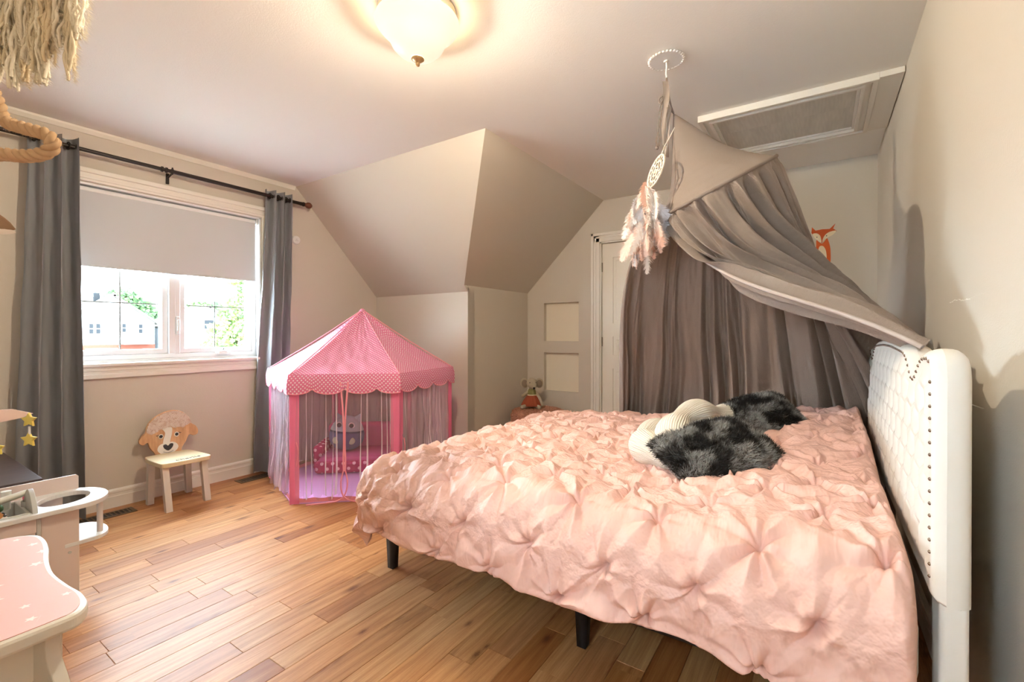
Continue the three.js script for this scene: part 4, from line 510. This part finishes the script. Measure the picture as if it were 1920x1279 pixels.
{
  const s = thing('kids_sofa', 'magenta polka dot fold-out child sofa inside the tent', 'sofa', [-3.29, 0.012, -2.565], turnTo);
  const puffy = (w, h, d, x, y, z) => metreUV(rb(w, h, d, 0.03, x, y, z, 5), 6);
  obj('base_cushion', puffy(0.62, 0.10, 0.46, 0, 0.05, 0.02), M.sofa, s); obj('seat_top', rb(0.56, 0.05, 0.40, 0.02, 0, 0.105, 0.03, 4), M.sofaTop, s);
  obj('backrest', puffy(0.60, 0.30, 0.10, 0, 0.18, -0.19), M.sofaTop, s); for (const x of [-1, 1]) obj('armrest', puffy(0.09, 0.20, 0.34, x * 0.31, 0.10, -0.04), M.sofa, s);
}
{ // owl plush
  const o = thing('owl_plush', 'round blue owl plush toy sitting in the tent', 'plush toy', [-3.385, 0.145, -2.49], turnTo); o.rotateZ(-0.08);
  const prof = []; for (let i = 0; i <= 30; i++) { const t = i / 30 * Math.PI; prof.push([0.142 * Math.pow(Math.sin(t), 0.85) * (1 - 0.12 * Math.cos(t + Math.PI)), 0.145 - 0.145 * Math.cos(t)]); }
  const hi = prof.filter((q) => q[1] >= 0.165), lo = prof.filter((q) => q[1] <= 0.175).map(([r, y]) => [r + 0.001, y]);
  const sq = (g) => g.scale(1, 1, 0.85); obj('lower_body', sq(lathe(lo, 48)), std('#7f86bd', 0.95, { bumpMap: rep(plaster, 6), bumpScale: 0.004 }), o); const hd = obj('head', sq(lathe(hi, 48)), std('#bcd0da', 0.95), o);
  for (const s of [-1, 1]) { obj('ear', new THREE.ConeGeometry(0.04, 0.07, 14).scale(1, 1, 0.6).rotateZ(-s * 0.5).translate(s * 0.085, 0.285, 0), std('#aebfd2', 0.95), hd); const e = obj('eye', sph(0.026, s * 0.05, 0.225, 0.088, 1, 1, 0.35), std('#f3f3f3', 0.6), hd); obj('pupil', sph(0.019, s * 0.05, 0.225, 0.096, 1, 1, 0.3), std('#3a2d35', 0.3), e); obj('patch', sph(0.03, s * 0.062, 0.10, 0.105, 1, 1, 0.3), std('#cfdcc9', 0.9), o); }
  obj('beak', new THREE.ConeGeometry(0.009, 0.02, 10).rotateX(Math.PI).translate(0, 0.205, 0.106), std('#c7a173', 0.7), hd);
}
{ // ---------- pouf and mouse doll ----------
  const p = thing('fluffy_pouf', 'peach fluffy round pouf in the corner under the niches', 'pouf', [-2.32, 0, -3.93]);
  const prof = [[0, 0.005], [0.24, 0.005], [0.255, 0.03], [0.258, 0.2], [0.262, 0.34], [0.25, 0.375], [0.2, 0.39], [0, 0.395]]; const pg = lathe(prof.flatMap((q, i) => i ? [[(q[0] + prof[i - 1][0]) / 2, (q[1] + prof[i - 1][1]) / 2], q] : [q]), 48); obj('body', pg, M.pouf, p);
  fur(p, [pg.clone()], 16000, 0.014, 91, M.furA, (q, r) => { const k = 0.75 + 0.45 * r(); return new THREE.Color().setRGB(0.60 * k, 0.32 * k, 0.21 * k); }, 0.9, 0.0022, (q) => q.y > 0.15);
  const m = thing('mouse_doll', 'grey mouse doll in a rust skirt sitting on the fluffy pouf', 'plush toy', [-2.39, 0.402, -3.93], 0.55), grey = std('#b3a893', 0.95);
  obj('body', body([[[0, 0.04, 0, 0.045], [0, 0.12, 0, 0.034]], [[0, 0.12, 0, 0.022], [0, 0.165, 0.005, 0.02]], [[0, 0.205, 0.0, 0.045], [0.012, 0.19, 0.045, 0.028]], [[0.012, 0.19, 0.045, 0.026], [0.018, 0.172, 0.075, 0.012]], [[-0.03, 0.13, 0, 0.014], [-0.075, 0.10, 0.02, 0.013]], [[0.03, 0.13, 0, 0.014], [0.065, 0.08, 0.015, 0.013]], [[0.065, 0.08, 0.015, 0.013], [0.085, 0.025, 0.03, 0.015]], [[-0.025, 0.02, 0.03, 0.018], [-0.08, 0.015, 0.085, 0.017]], [[0.025, 0.02, 0.03, 0.018], [0.06, 0.015, 0.095, 0.017]]], 0.012, 0.0045), grey, m);
  for (const s of [-1, 1]) { const e = obj('ear', sph(0.04, s * 0.062, 0.205, -0.012, 0.85, 1.05, 0.28), grey, m); obj('inner_ear', sph(0.029, s * 0.062, 0.203, -0.003, 0.85, 1.05, 0.25), std('#8f8272', 0.95), e); obj('eye', sph(0.0055, s * 0.024 + 0.008, 0.212, 0.041), M.black, m); }
  obj('nose', sph(0.010, 0.018, 0.172, 0.086), M.black, m);
  obj('skirt', grid(64, 10, (u, v) => { const q = u * P2, r = lerp(0.036, 0.088, Math.pow(v, 0.7)) + 0.006 * v * Math.sin(q * 13); return [Math.cos(q) * r, lerp(0.105, 0.022, v), Math.sin(q) * r + 0.012 * v, u, v]; }, 1, true), std('#9c4a2e', 0.85), m);
  obj('blouse', lathe([[0.037, 0.10], [0.041, 0.115], [0.037, 0.135], [0.028, 0.155], [0.022, 0.16]], 24), std('#8d8a58', 0.9), m); obj('lace', new THREE.TorusGeometry(0.039, 0.005, 6, 30).rotateX(Math.PI / 2).translate(0, 0.108, 0), std('#e2d7b6', 0.9), m); m.scale.setScalar(1.18);
}
{ // ---------- fox sticker: flat print on the wall ----------
  const f = thing('fox_sticker', 'orange watercolour fox wall sticker half hidden behind the canopy', 'sticker', [0.012, 1.84, ZN]), o = std('#d4642f', 0.85), o2 = std('#c2562a', 0.85), cr = std('#efe2c6', 0.85);
  const sh = (n, pts, m, z, p = f) => obj(n, ext(shape(spline(pts, 60)), 0.0006).translate(0, 0, z), m, p);
  const k = 0.0031, Q = (pts) => pts.map(([x, y]) => [(x - 480) * 0.000435, (560 - y) * 0.000445]);
  obj('body', ext(shape(spline(Q([[550, 500], [575, 560], [598, 660], [605, 760], [604, 900], [590, 1000], [480, 1010], [400, 960], [385, 800], [395, 620], [400, 520], [440, 560], [480, 585], [520, 545]]), 80)), 0.0006), o, f); sh('chest', Q([[450, 630], [490, 630], [525, 680], [543, 760], [540, 860], [480, 900], [430, 820], [425, 700]]), cr, 0.0006);
  const hd = obj('head', ext(shape(Q([[330, 290], [322, 390], [345, 420], [400, 480], [440, 540], [476, 578], [520, 530], [580, 470], [640, 440], [690, 395], [640, 350], [672, 265], [590, 350], [480, 343], [385, 355]])), 0.0006).translate(0, 0, 0.0004), o2, f);
  sh('cheek', Q([[345, 408], [400, 405], [445, 440], [465, 500], [468, 565], [420, 530], [375, 485]]), cr, 0.0008, hd); sh('cheek', Q([[486, 565], [492, 510], [530, 440], [590, 400], [680, 392], [640, 450], [570, 490], [520, 530]]), cr, 0.0008, hd);
  for (const [x, y] of [[405, 470], [545, 463]]) obj('eye', cyl(0.0038, 0.0038, 0.0006, 0, 0, 0, 10).rotateX(Math.PI / 2).translate(...Q([[x, y]])[0], 0.0016), M.black, hd);
}
{ // scuff marks on the headboard wall: flat chips of bare filler
  const r = rng(14), gs = []; for (let k = 0; k < 26; k++) { const t = Math.pow(k / 26, 1.1), z = lerp(-1.99, -1.60, t) + (r() - 0.5) * 0.006, w = t < 0.62 ? 0.004 + 0.012 * r() : 0.002, h = t < 0.62 ? 0.0015 + 0.0025 * r() : 0.001; gs.push(bx(0.0006, h, w, XE - 0.0003, 1.243 + 0.003 * Math.sin(t * 9) + (r() - 0.5) * 0.003, z)); } obj('scuff', gs, std('#f4f1ea', 0.8), wallEast);
}
// ---------- toy furniture along the south wall ----------
{ // vanity table
  const t = thing('toy_vanity', 'white toy vanity table with a pink star-print top nearest the camera', 'table', [-1.77, 0, -0.17]), wm = std('#e4e2d8', 0.5);
  const out = [[0.36, 0.18], [0.365, 0.05], [0.36, -0.11], [0.352, -0.155], [0.318, -0.178], [0.25, -0.186], [0.17, -0.178], [0.06, -0.173], [-0.05, -0.184], [-0.165, -0.206], [-0.25, -0.214], [-0.31, -0.206], [-0.345, -0.17], [-0.365, -0.11], [-0.37, 0.05], [-0.365, 0.18]];
  const pts = spline(out, 120, false).concat([[-0.365, 0.182], [0.36, 0.182]]), shr = (k) => pts.map(([x, z]) => [x * (1 - k / 0.36), (z + 0.0) * (1 - k / 0.19)]);
  const top = obj('table_top', ext(shape(pts.map(([x, z]) => [x, -z])), 0.018, 0.008).rotateX(-Math.PI / 2).translate(0, 0.476, 0), wm, t);
  obj('star_print', ext(shape(shr(0.012).map(([x, z]) => [x, -z])), 0.0015).rotateX(-Math.PI / 2).translate(0, 0.5021, 0), std('#f4ece8', 0.6, { map: rep(starPrint, 1.9, 1.9) }), top);
  obj('side_apron', rspan(0.285, 0.30, 0.36, 0.474, -0.10, 0.17, 0.004), wm, t); obj('side_apron', rspan(-0.315, -0.30, 0.36, 0.474, -0.10, 0.17, 0.004), wm, t);
  const dr = obj('drawer', rspan(-0.27, 0.27, 0.37, 0.47, -0.145, -0.13, 0.004), wm, t); obj('knob', sph(0.013, 0, 0.42, -0.158), M.white, dr);
  obj('lower_shelf', rspan(-0.25, 0.25, 0.15, 0.165, -0.07, 0.15, 0.004), std('#ffffff', 0.4, { map: rep(starPrint, 3) }), t);
  for (const [sx, sz] of [[1, -1], [1, 1], [-1, -1], [-1, 1]]) obj('leg', ext(shape(spline([[-0.03, 0.474], [-0.03, 0.43], [-0.012, 0.36], [0.025, 0.24], [0.05, 0.1], [0.055, 0.0], [0.10, 0.0], [0.095, 0.12], [0.08, 0.25], [0.058, 0.34], [0.034, 0.41], [0.03, 0.474]], 60, false).concat([[-0.03, 0.474]])), 0.026, 0.003).rotateY(sx > 0 ? (sz < 0 ? 0.5 : -0.3) : Math.PI + (sz < 0 ? -0.5 : 0.3)).translate(sx * 0.285, 0, sz < 0 ? -0.115 : 0.13), wm, t);
}
{ // doll care station: long side faces the room, rounded end with an oval seat hole
  const s = thing('doll_station', 'white and blush toy doll care station with an oval hole at its rounded end', 'toy station', [-2.69, 0, -0.36]), wm = std('#dfe1e0', 0.5), pk = std('#dccdc6', 0.5), gy = std('#bfc1bd', 0.5);
  const x0 = -0.165, x1 = 0.135, zS = 0.35, zt = -0.355;   // local bounds; rounded towards -z
  const end = []; for (let i = 0; i <= 28; i++) { const q = i / 28 * Math.PI; end.push([(x0 + x1) / 2 + (x1 - x0) / 2 * Math.cos(q), -0.235 - 0.12 * Math.sin(q)]); }
  const hole = []; for (let i = 0; i < 36; i++) { const q = i / 36 * P2; hole.push([-0.02 + 0.095 * Math.cos(q) * (1), -0.215 - 0.085 * Math.sin(q) + 0.02 * Math.cos(q)]); }
  const basin = [[-0.12, 0.17], [-0.12, -0.085], [0.10, -0.085], [0.10, 0.17]];
  const f = (pts) => pts.map(([x, z]) => [x, -z]);
  const top = obj('worktop', ext(shape(f([[x1, zS], ...end, [x0, zS]]), [f(hole), f(basin)]), 0.014, 0.003).rotateX(-Math.PI / 2).translate(0, 0.416, 0), wm, s);
  obj('basin', [rspan(-0.125, 0.105, 0.33, 0.34, -0.09, 0.175), rspan(-0.125, -0.118, 0.33, 0.43, -0.09, 0.175), rspan(0.098, 0.105, 0.33, 0.43, -0.09, 0.175), rspan(-0.125, 0.105, 0.33, 0.43, -0.09, -0.083), rspan(-0.125, 0.105, 0.33, 0.43, 0.168, 0.175)], gy, s); obj('basin_rim', [rspan(0.096, 0.106, 0.428, 0.438, -0.09, 0.175), rspan(-0.125, 0.105, 0.428, 0.438, -0.092, -0.082), rspan(-0.126, -0.116, 0.428, 0.438, -0.09, 0.175)], gy, s);
  obj('front_panel', rspan(0.105, 0.12, 0.355, 0.414, -0.105, 0.34), pk, s); obj('side_post', rspan(0.095, 0.118, 0.03, 0.414, -0.118, -0.105, 0.003), gy, s);
  const sp = obj('pillar_panel', rspan(0.09, 0.104, 0.03, 0.414, -0.235, -0.12, 0.003), pk, s); for (const [y, z] of [[0.21, -0.14], [0.235, -0.205]]) obj('screw_cap', cyl(0.006, 0.006, 0.004, 0, 0, 0, 12).rotateZ(Math.PI / 2).translate(0.105, y, z), gy, sp);
  obj('back_pillar', rspan(-0.15, -0.136, 0.03, 0.414, -0.235, 0.34, 0.003), pk, s); obj('end_panel', rspan(-0.136, 0.104, 0.03, 0.414, 0.325, 0.34, 0.003), pk, s);
  obj('plinth', rspan(-0.15, 0.125, 0.0, 0.03, -0.25, 0.34, 0.004), wm, s);
  const ls = []; for (let i = 0; i <= 24; i++) { const q = i / 24 * Math.PI; ls.push([-0.015 + 0.12 * Math.cos(q), -0.262 - 0.092 * Math.pow(Math.sin(q), 0.7)]); } obj('lower_shelf', ext(shape(f([[0.105, -0.19], ...ls, [-0.135, -0.19]])), 0.012, 0.002).rotateX(-Math.PI / 2).translate(0, 0.258, 0), wm, s);
  obj('shelf_post', cyl(0.011, 0.011, 0.145, 0.05, 0.343, -0.315, 14), std('#ddd6d2', 0.5), s);
  obj('back_board', ext(shape([[-0.35, 0.43], [0.29, 0.43], [0.29, 0.488], [0.282, 0.496], [-0.35, 0.496]]), 0.01).rotateY(Math.PI / 2).translate(-0.155, 0, 0), pk, s);
  const arch = obj('arch_support', ext(shape(spline([[-0.10, 0.43], [-0.09, 0.46], [-0.05, 0.505], [-0.02, 0.515], [0.01, 0.50], [0.05, 0.455], [0.06, 0.43]], 50, false)), 0.012, 0.002).translate(0.06, 0, -0.108), gy, s);
  obj('faucet', [bar([-0.02, 0.49, -0.10], [-0.01, 0.468, 0.02], 0.012, 0.014, 14), cyl(0.013, 0.016, 0.075, -0.06, 0.465, -0.05, 14)], std('#d9dcd4', 0.5), arch);
  const post = obj('mobile_post', [rspan(-0.15, -0.135, 0.43, 0.86, 0.05, 0.075)], std('#e9d8cf', 0.5), s);
  obj('mobile_arm', ext(shape([[0.0, 0.83], [-0.08, 0.826], [-0.14, 0.80], [-0.105, 0.786], [0.0, 0.77]].concat([[0.07, 0.766], [0.07, 0.834]])), 0.01).rotateY(-Math.PI / 2).translate(-0.12, 0, 0.0), std('#e3c6bb', 0.5), s).rotation.y = 0;
  const star = (R) => { const q = []; for (let k = 0; k < 10; k++) { const a = k * P2 / 10 + Math.PI / 2, r = k % 2 ? R * 0.52 : R; q.push([r * Math.cos(a), r * Math.sin(a)]); } return ext(shape(q), 0.006, 0.002).rotateY(0.65); }, ym = std('#d9c65e', 0.5);
  const a1 = obj('star', star(0.031).translate(-0.022, 0.787, -0.112), ym, s); obj('string', bar([-0.018, 0.76, -0.11], [-0.018, 0.728, -0.11], 0.004), M.white, a1); obj('hanging_star', star(0.032).translate(-0.022, 0.706, -0.112), ym, s); obj('hanging_star', star(0.03).translate(-0.118, 0.672, -0.036), ym, s);
}
{ const c = thing('toy_cup', 'small grey toy cup standing on the doll station', 'cup', [-2.70, 0.4335, -0.465]); obj('cup', lathe([[0, 0], [0.021, 0], [0.022, 0.026], [0.019, 0.026], [0.018, 0.004], [0, 0.004]], 24), std('#c6cac9', 0.5), c);
  const b = thing('toy_bottle', 'pink toy bottle standing behind the grey cup', 'bottle', [-2.775, 0.4335, -0.475]); obj('bottle', lathe([[0, 0], [0.014, 0], [0.015, 0.03], [0.008, 0.038]], 20), std('#e0567a', 0.4), b); obj('cap', cyl(0.008, 0.007, 0.014, 0, 0.044, 0, 14), M.white, b); }
{ // plush in the basin, at the edge of the picture
  const d = thing('tiger_plush', 'small brown and white plush toy lying in the toy basin', 'plush toy', [-2.635, 0.345, -0.335]), br = std('#a5713f', 0.95);
  obj('body', body([[[0, 0.03, 0.05, 0.04], [0, 0.05, 0.0, 0.036]], [[0.0, 0.092, -0.012, 0.042], [0.012, 0.082, -0.03, 0.026]]], 0.02, 0.005), br, d); obj('muzzle', sph(0.022, 0.02, 0.078, -0.044, 1, 0.8, 0.8), std('#e9dfcf', 0.95), d); for (const x of [-1, 1]) obj('ear', sph(0.016, x * 0.03, 0.132, -0.012, 1, 1, 0.5), br, d); obj('bow', [sph(0.016, 0.014, 0.125, -0.04, 1.2, 0.8, 0.6)], std('#3d5a3c', 0.9), d); for (const x of [-0.002, 0.03]) obj('eye', sph(0.005, x, 0.098, -0.05), M.black, d); }
{ const d = thing('dark_chest', 'low dark walnut chest behind the doll station', 'chest', [-3.30, 0, -0.265]), m = std('#ffffff', 0.4, { map: walnut });
  obj('top', metreUV(rb(0.80, 0.025, 0.55, 0.004, 0.03, 0.4875, 0), 2), m, d); obj('body', metreUV(rspan(-0.34, 0.40, 0.04, 0.475, -0.255, 0.26), 2), m, d); for (const y of [0.15, 0.36]) { const w = obj('drawer', metreUV(rspan(0.40, 0.412, y - 0.095, y + 0.095, -0.24, 0.25), 2), m, d); obj('handle', bar([0.43, y, -0.06], [0.43, y, 0.06], 0.006), M.steel, w); } for (const [x, z] of [[-0.31, -0.22], [0.37, -0.22], [-0.31, 0.23], [0.37, 0.23]]) obj('foot', cyl(0.018, 0.02, 0.04, x, 0.02, z, 12), m, d); }
// ---------- hung near the camera ----------
{ const h = thing('plush_deer_head', 'plush animal head with jute rope antlers mounted high on the wall', 'wall decoration', [-1.93, 1.40, ZS]), fe = std('#87684c', 0.95);
  obj('plaque', ext(shape(spline([[-0.09, -0.12], [0, -0.15], [0.09, -0.12], [0.11, 0.02], [0.08, 0.13], [0, 0.15], [-0.08, 0.13], [-0.11, 0.02]], 50)), 0.016, 0.003).translate(0, 0, -0.02), std('#ffffff', 0.6, { map: pale }), h);
  obj('head', body([[[0, -0.02, -0.085, 0.055], [0, 0.02, -0.15, 0.06]], [[0, 0.03, -0.16, 0.07], [0, -0.01, -0.235, 0.045]]], 0.03, 0.007), fe, h); obj('nose', sph(0.018, 0, 0.0, -0.278), M.black, h); for (const x of [-1, 1]) obj('eye', sph(0.011, x * 0.055, 0.05, -0.20), M.black, h);
  for (const s of [-1, 1]) { const B = V(s * 0.06, 0.03, -0.17), T = s > 0 ? V(0.196, 0.012, -0.298) : V(-0.19, 0.03, -0.19), d = T.clone().sub(B); const g = (k, off) => grid(20, 14, (u, v) => { const q = u * P2, w = 0.036 * Math.pow(Math.sin(Math.PI * clamp(0.08 + v * 0.92, 0, 1)), 0.7) * k; const p = B.clone().addScaledVector(d, v); return [p.x, p.y + Math.cos(q) * w + off + 0.02 * Math.sin(v * 3), p.z + Math.sin(q) * w * 0.3]; }); const e = obj('ear', g(1, 0), fe, h); obj('ear_lining', g(0.82, -0.009), std('#e9dfd6', 0.95), e); }
  // rope antlers: three strands twisted
  const rope = (pts) => { const c = curve(pts), N = 260, F = c.computeFrenetFrames(N), gs = []; for (let k = 0; k < 3; k++) { const q = []; for (let i = 0; i <= N; i++) { const t = i / N, p = c.getPointAt(t), a = t * c.getLength() / 0.06 * P2 + k * P2 / 3; q.push(p.addScaledVector(F.normals[i], Math.cos(a) * 0.0088).addScaledVector(F.binormals[i], Math.sin(a) * 0.0088)); } gs.push(new THREE.TubeGeometry(new THREE.CatmullRomCurve3(q), 300, 0.0088, 8)); } return gs; };
  const jm = std('#bd9c78', 0.95, { bumpMap: rep(weave, 20, 2), bumpScale: 0.001 }), ow = (q) => [q[0] + 1.93, q[1] - 1.40, q[2] - ZS];
  const right = [[-1.89, 1.46, -0.15], [-1.85, 1.56, -0.21], [-1.79, 1.609, -0.249], [-1.726, 1.607, -0.291], [-1.695, 1.610, -0.312], [-1.671, 1.622, -0.329], [-1.664, 1.642, -0.334], [-1.675, 1.661, -0.327], [-1.70, 1.672, -0.310], [-1.732, 1.682, -0.288], [-1.768, 1.70, -0.263], [-1.782, 1.74, -0.254], [-1.80, 1.80, -0.24]].map(ow);
  for (const k of [1, -1]) { const pts = right.map(([x, y, z]) => k > 0 ? [x, y, z] : [-x, y, z * 0.75]), gs = rope(pts), a = obj('rope_antler', gs, jm, h); const r = rng(50 + k), c = curve(pts), fz = []; for (let i = 0; i < 1100; i++) { const p = c.getPointAt(r()), d = V(r() - 0.5, r() - 0.5, r() - 0.5).normalize(), A = p.clone().addScaledVector(d, 0.018), B = A.clone().addScaledVector(V(d.x + (r() - 0.5), d.y + (r() - 0.5), d.z + (r() - 0.5)).normalize(), 0.004 + 0.01 * r()); fz.push([A.toArray(), B.toArray()]); } const z = obj('fibre', fibres(fz, 0.0003), std('#d9b98c', 0.95), a); z.userData.kind = 'stuff'; } }
{ const y = thing('yarn_mobile', 'cream wool yarn fringe hanging from the ceiling in the near corner', 'mobile', [-1.87, H, -0.33]);
  obj('cord', bar([0, 0, 0], [0, -0.16, 0], 0.003), M.white, y); obj('hook', cyl(0.012, 0.012, 0.008, 0, -0.004, 0, 12), M.white, y);
  const dx = 0.83, dz = -0.556; obj('wood_bar', bar([-0.13 * dx, -0.16, -0.13 * dz], [0.15 * dx, -0.16, 0.15 * dz], 0.011), std('#ffffff', 0.6, { map: pale }), y);
  const r = rng(88), mats = ['#ebe2cf', '#e0d3b8', '#f1ead9', '#dccbac'].map((c) => std(c, 0.95));
  for (let k = 0; k < 11; k++) { const u = lerp(-0.10, 0.14, k / 10), rr = 0.012 + 0.007 * r(), len = 0.33 + 0.12 * r() - (k > 9 ? 0.04 : 0), o = (r() - 0.5) * 0.03, gs = [], x = u * dx + o * 0.556, z = u * dz + o * 0.83;
    const hairs = []; for (let q = 0; q < 12; q++) { const a = r() * P2, l = len * (0.82 + 0.2 * r()), p = [], tw = 2 + 5 * r(); for (let i = 0; i <= 14; i++) { const t = i / 14, w = rr * (0.35 + 0.75 * Math.sin(t * 2.7 + 0.25)) * (0.6 + 0.6 * r()); p.push([x + Math.cos(a + t * tw) * w + 0.008 * (r() - 0.5), -0.16 - l * t + 0.006 * (r() - 0.5), z + Math.sin(a + t * tw) * w + 0.008 * (r() - 0.5)]); } gs.push(tube(p, 0.0028 + 0.0022 * r(), 34, 5)); }
    for (let i = 0; i < 2600; i++) { const t = Math.pow(r(), 0.85), a = r() * P2, w = rr * (0.3 + 0.95 * Math.sin(t * 2.7 + 0.25)), A = [x + Math.cos(a) * w, -0.16 - len * t, z + Math.sin(a) * w], L = 0.005 + 0.016 * r(); hairs.push([A, [A[0] + Math.cos(a) * L * 0.7 + (r() - 0.5) * 0.012, A[1] - L * (r() * 1.4 - 0.3), A[2] + Math.sin(a) * L * 0.7 + (r() - 0.5) * 0.012]]); } gs.push(fibres(hairs, 0.0005));
    obj('yarn_tassel', gs, mats[k % 4], y); } }
// ---------- outside ----------
{ const gm = std('#c2bfb8', 0.95); struct('ground_outside', span(-220, -4.5, -3.4, -3.1, -120, 90), gm, 'pale paved street and driveways beyond the window');
  const S = 2.5, w = (q) => [q[0] * S, 1.146 + (q[1] - 1.146) * S, q[2] * S];
  const sid = std('#8f9294', 1, { specularIntensity: 0 }), rf = std('#45433f', 1, { specularIntensity: 0 }), brick = std('#4a2a22', 1, { specularIntensity: 0 }), dk = std('#1d1f21', 1, { specularIntensity: 0 });
  function house(name, label, X, za, ya, ze, ye, zf, back, wins, brickY) { // gable front facing the window: apex (za, ya), eaves at ze / zf
    const h = thing(name, label, 'house', [X, -3.1, za]), yl = (y) => y + 3.1, zl = (z) => z - za;
    obj('wall', facingX(ext(shape([[zl(ze), 0], [zl(zf), 0], [zl(zf), yl(ye)], [0, yl(ya)], [zl(ze), yl(ye)]]), back), 0), sid, h);
    for (const e of [ze, zf]) { const a = Math.atan2(yl(ya) - yl(ye), Math.abs(zl(e))), l = Math.hypot(zl(e), ya - ye) + 0.6, g = bx(back + 0.6, 0.18, l, 0, 0, 0); g.rotateX(e > za ? a : -a).translate(-back / 2 + 0.1, (yl(ya) + yl(ye)) / 2 + 0.02, zl(e) / 2 + Math.sign(zl(e)) * 0.1); obj('roof', g, rf, h); }
    for (let k = 0; k < 16; k++) { const y = yl(ye) - 0.4 - k * 0.32; if (y > (brickY === undefined ? -9 : yl(brickY))) obj('siding_board', span(0, 0.025, y, y + 0.27, zl(Math.min(ze, zf)), zl(Math.max(ze, zf))), sid, h); }
    for (const [z0, z1, y0, y1] of wins) { const n = obj('window', span(0.02, 0.06, yl(y0) - 0.05, yl(y1) + 0.05, zl(z0) - 0.06, zl(z1) + 0.06), sid, h); obj('pane', span(0.06, 0.07, yl(y0), yl(y1), zl(z0), zl(z1)), dk, n); obj('sash_bar', span(0.07, 0.08, (yl(y0) + yl(y1)) / 2 - 0.03, (yl(y0) + yl(y1)) / 2 + 0.03, zl(z0), zl(z1)), sid, n); }
    if (brickY !== undefined) { obj('brick_storey', span(0, 0.12, 0, yl(brickY), zl(Math.min(ze, zf)), zl(Math.max(ze, zf))), brick, h); const d = obj('garage_door', span(0.12, 0.16, 0.1, yl(brickY) - 0.35, zl(za) - 0.3, zl(za) + 2.2), sid, h); obj('porch_roof', span(0, 1.4, yl(brickY), yl(brickY) + 0.18, zl(za) - 2.9, zl(za) - 0.4), rf, h); obj('vent_stack', [span(-2.6, -2.2, yl(ya) - 0.5, yl(ya) + 0.45, 0.5, 0.95)], dk, h); }
    return h;
  }
  const k = (z, y) => [z * S, 1.146 + (y - 1.146) * S];
  house('neighbour_house', 'white gabled neighbour house with brick ground floor across the street', -24 * S, ...k(-6.588, 2.635), ...k(-5.2, 1.6), -7.98 * S, 9, [[-5.952, -5.825, 1.11, 1.51], [-6.164, -6.034, 1.11, 1.51], [-6.984, -6.862, 1.175, 1.528], [-7.546, -7.418, 1.13, 1.514]].map(([a, b, c, d]) => [a * S, b * S, 1.146 + (c - 1.146) * S, 1.146 + (d - 1.146) * S]), 1.146 + (0.67 - 1.146) * S);
  house('pale_house', 'pale gabled house behind the leafy tree outside', -23 * S, ...k(-9.7, 2.27), ...k(-8.3, 1.45), -11.1 * S, 8, [[-9.9 * S, -9.5 * S, 1.6, 2.6]]);
  const leaf = new THREE.BufferGeometry(); leaf.setAttribute('position', new THREE.Float32BufferAttribute([0, 0, 0, 0.5, 0.4, 0.08, 0, 1, 0, -0.5, 0.4, 0.08], 3)); leaf.setIndex([0, 1, 2, 0, 2, 3]); leaf.computeVertexNormals();
  function tree(label, x, z, trunkTop, blobs, n, size, seed, cols) {
    const t = thing('tree', label, 'tree', [x, -3.1, z]); obj('trunk', [bar([0, 0, 0], [0.1, trunkTop + 3.1, 0.1], 0.16 * size * 4, 0.07 * size * 4), ...blobs.map(([bx0, by, bz]) => bar([0.1, trunkTop + 2.4, 0.1], [bx0 - x, by + 3.1, bz - z], 0.06 * size * 4, 0.02))], std('#6d5a48', 0.9), t);
    const r = rng(seed), m = new THREE.Matrix4(), q = new THREE.Quaternion(), im = new THREE.InstancedMesh(leaf, std('#ffffff', 1, { transmission: 0.25, thickness: 0, specularIntensity: 0 }), n); im.name = 'foliage'; im.userData.kind = 'stuff'; im.castShadow = true;
    for (let i = 0; i < n; i++) { const b = blobs[i % blobs.length], d = V(r() - 0.5, r() - 0.5, r() - 0.5).normalize().multiplyScalar(b[3] * Math.pow(r(), 0.45)), s = size * (0.6 + 0.8 * r()); q.setFromEuler(new THREE.Euler(r() * 6, r() * 6, r() * 6)); m.compose(V(b[0] - x + d.x, b[1] + 3.1 + d.y, b[2] - z + d.z), q, V(s, s, s)); im.setMatrixAt(i, m); const c = new THREE.Color(cols[i % cols.length]).multiplyScalar(0.5 + 0.45 * r()).lerp(new THREE.Color(0.09, 0.09, 0.08), 0.3); im.setColorAt(i, c); } t.add(im);
  }
  tree('leafy green tree close outside the right-hand sash', -14, -6.75, 0.6, [[-14, 2.5, -7.2, 0.55], [-14, 1.7, -6.75, 0.6], [-14, 1.0, -6.4, 0.6], [-14, 0.5, -7.0, 0.8], [-14.2, 1.6, -7.3, 0.6], [-13.9, 0.55, -6.05, 0.42], [-14, 2.75, -6.6, 0.2]], 5200, 0.12, 7, ['#557a34', '#6d8a3a', '#44682e', '#85893f']);
  tree('dark green tree rising behind the white gabled house', -82, -23.8, 3, [[-82, 5.6, -23.6, 1.9], [-82, 4.4, -25.4, 1.9], [-82, 3.0, -27.0, 1.8], [-82, 5.0, -22.6, 1.5]], 4200, 0.5, 8, ['#3c6134', '#54783c', '#32552e']);
  tree('green tree behind the pale house roof', -78, -31.5, 2.5, [[-78, 4.4, -31.6, 1.7], [-78, 3.2, -30.0, 1.6], [-78, 4.2, -33.8, 1.8]], 3600, 0.5, 9, ['#54783c', '#668a44', '#3c6134']);
}
renderer.render(scene, camera);
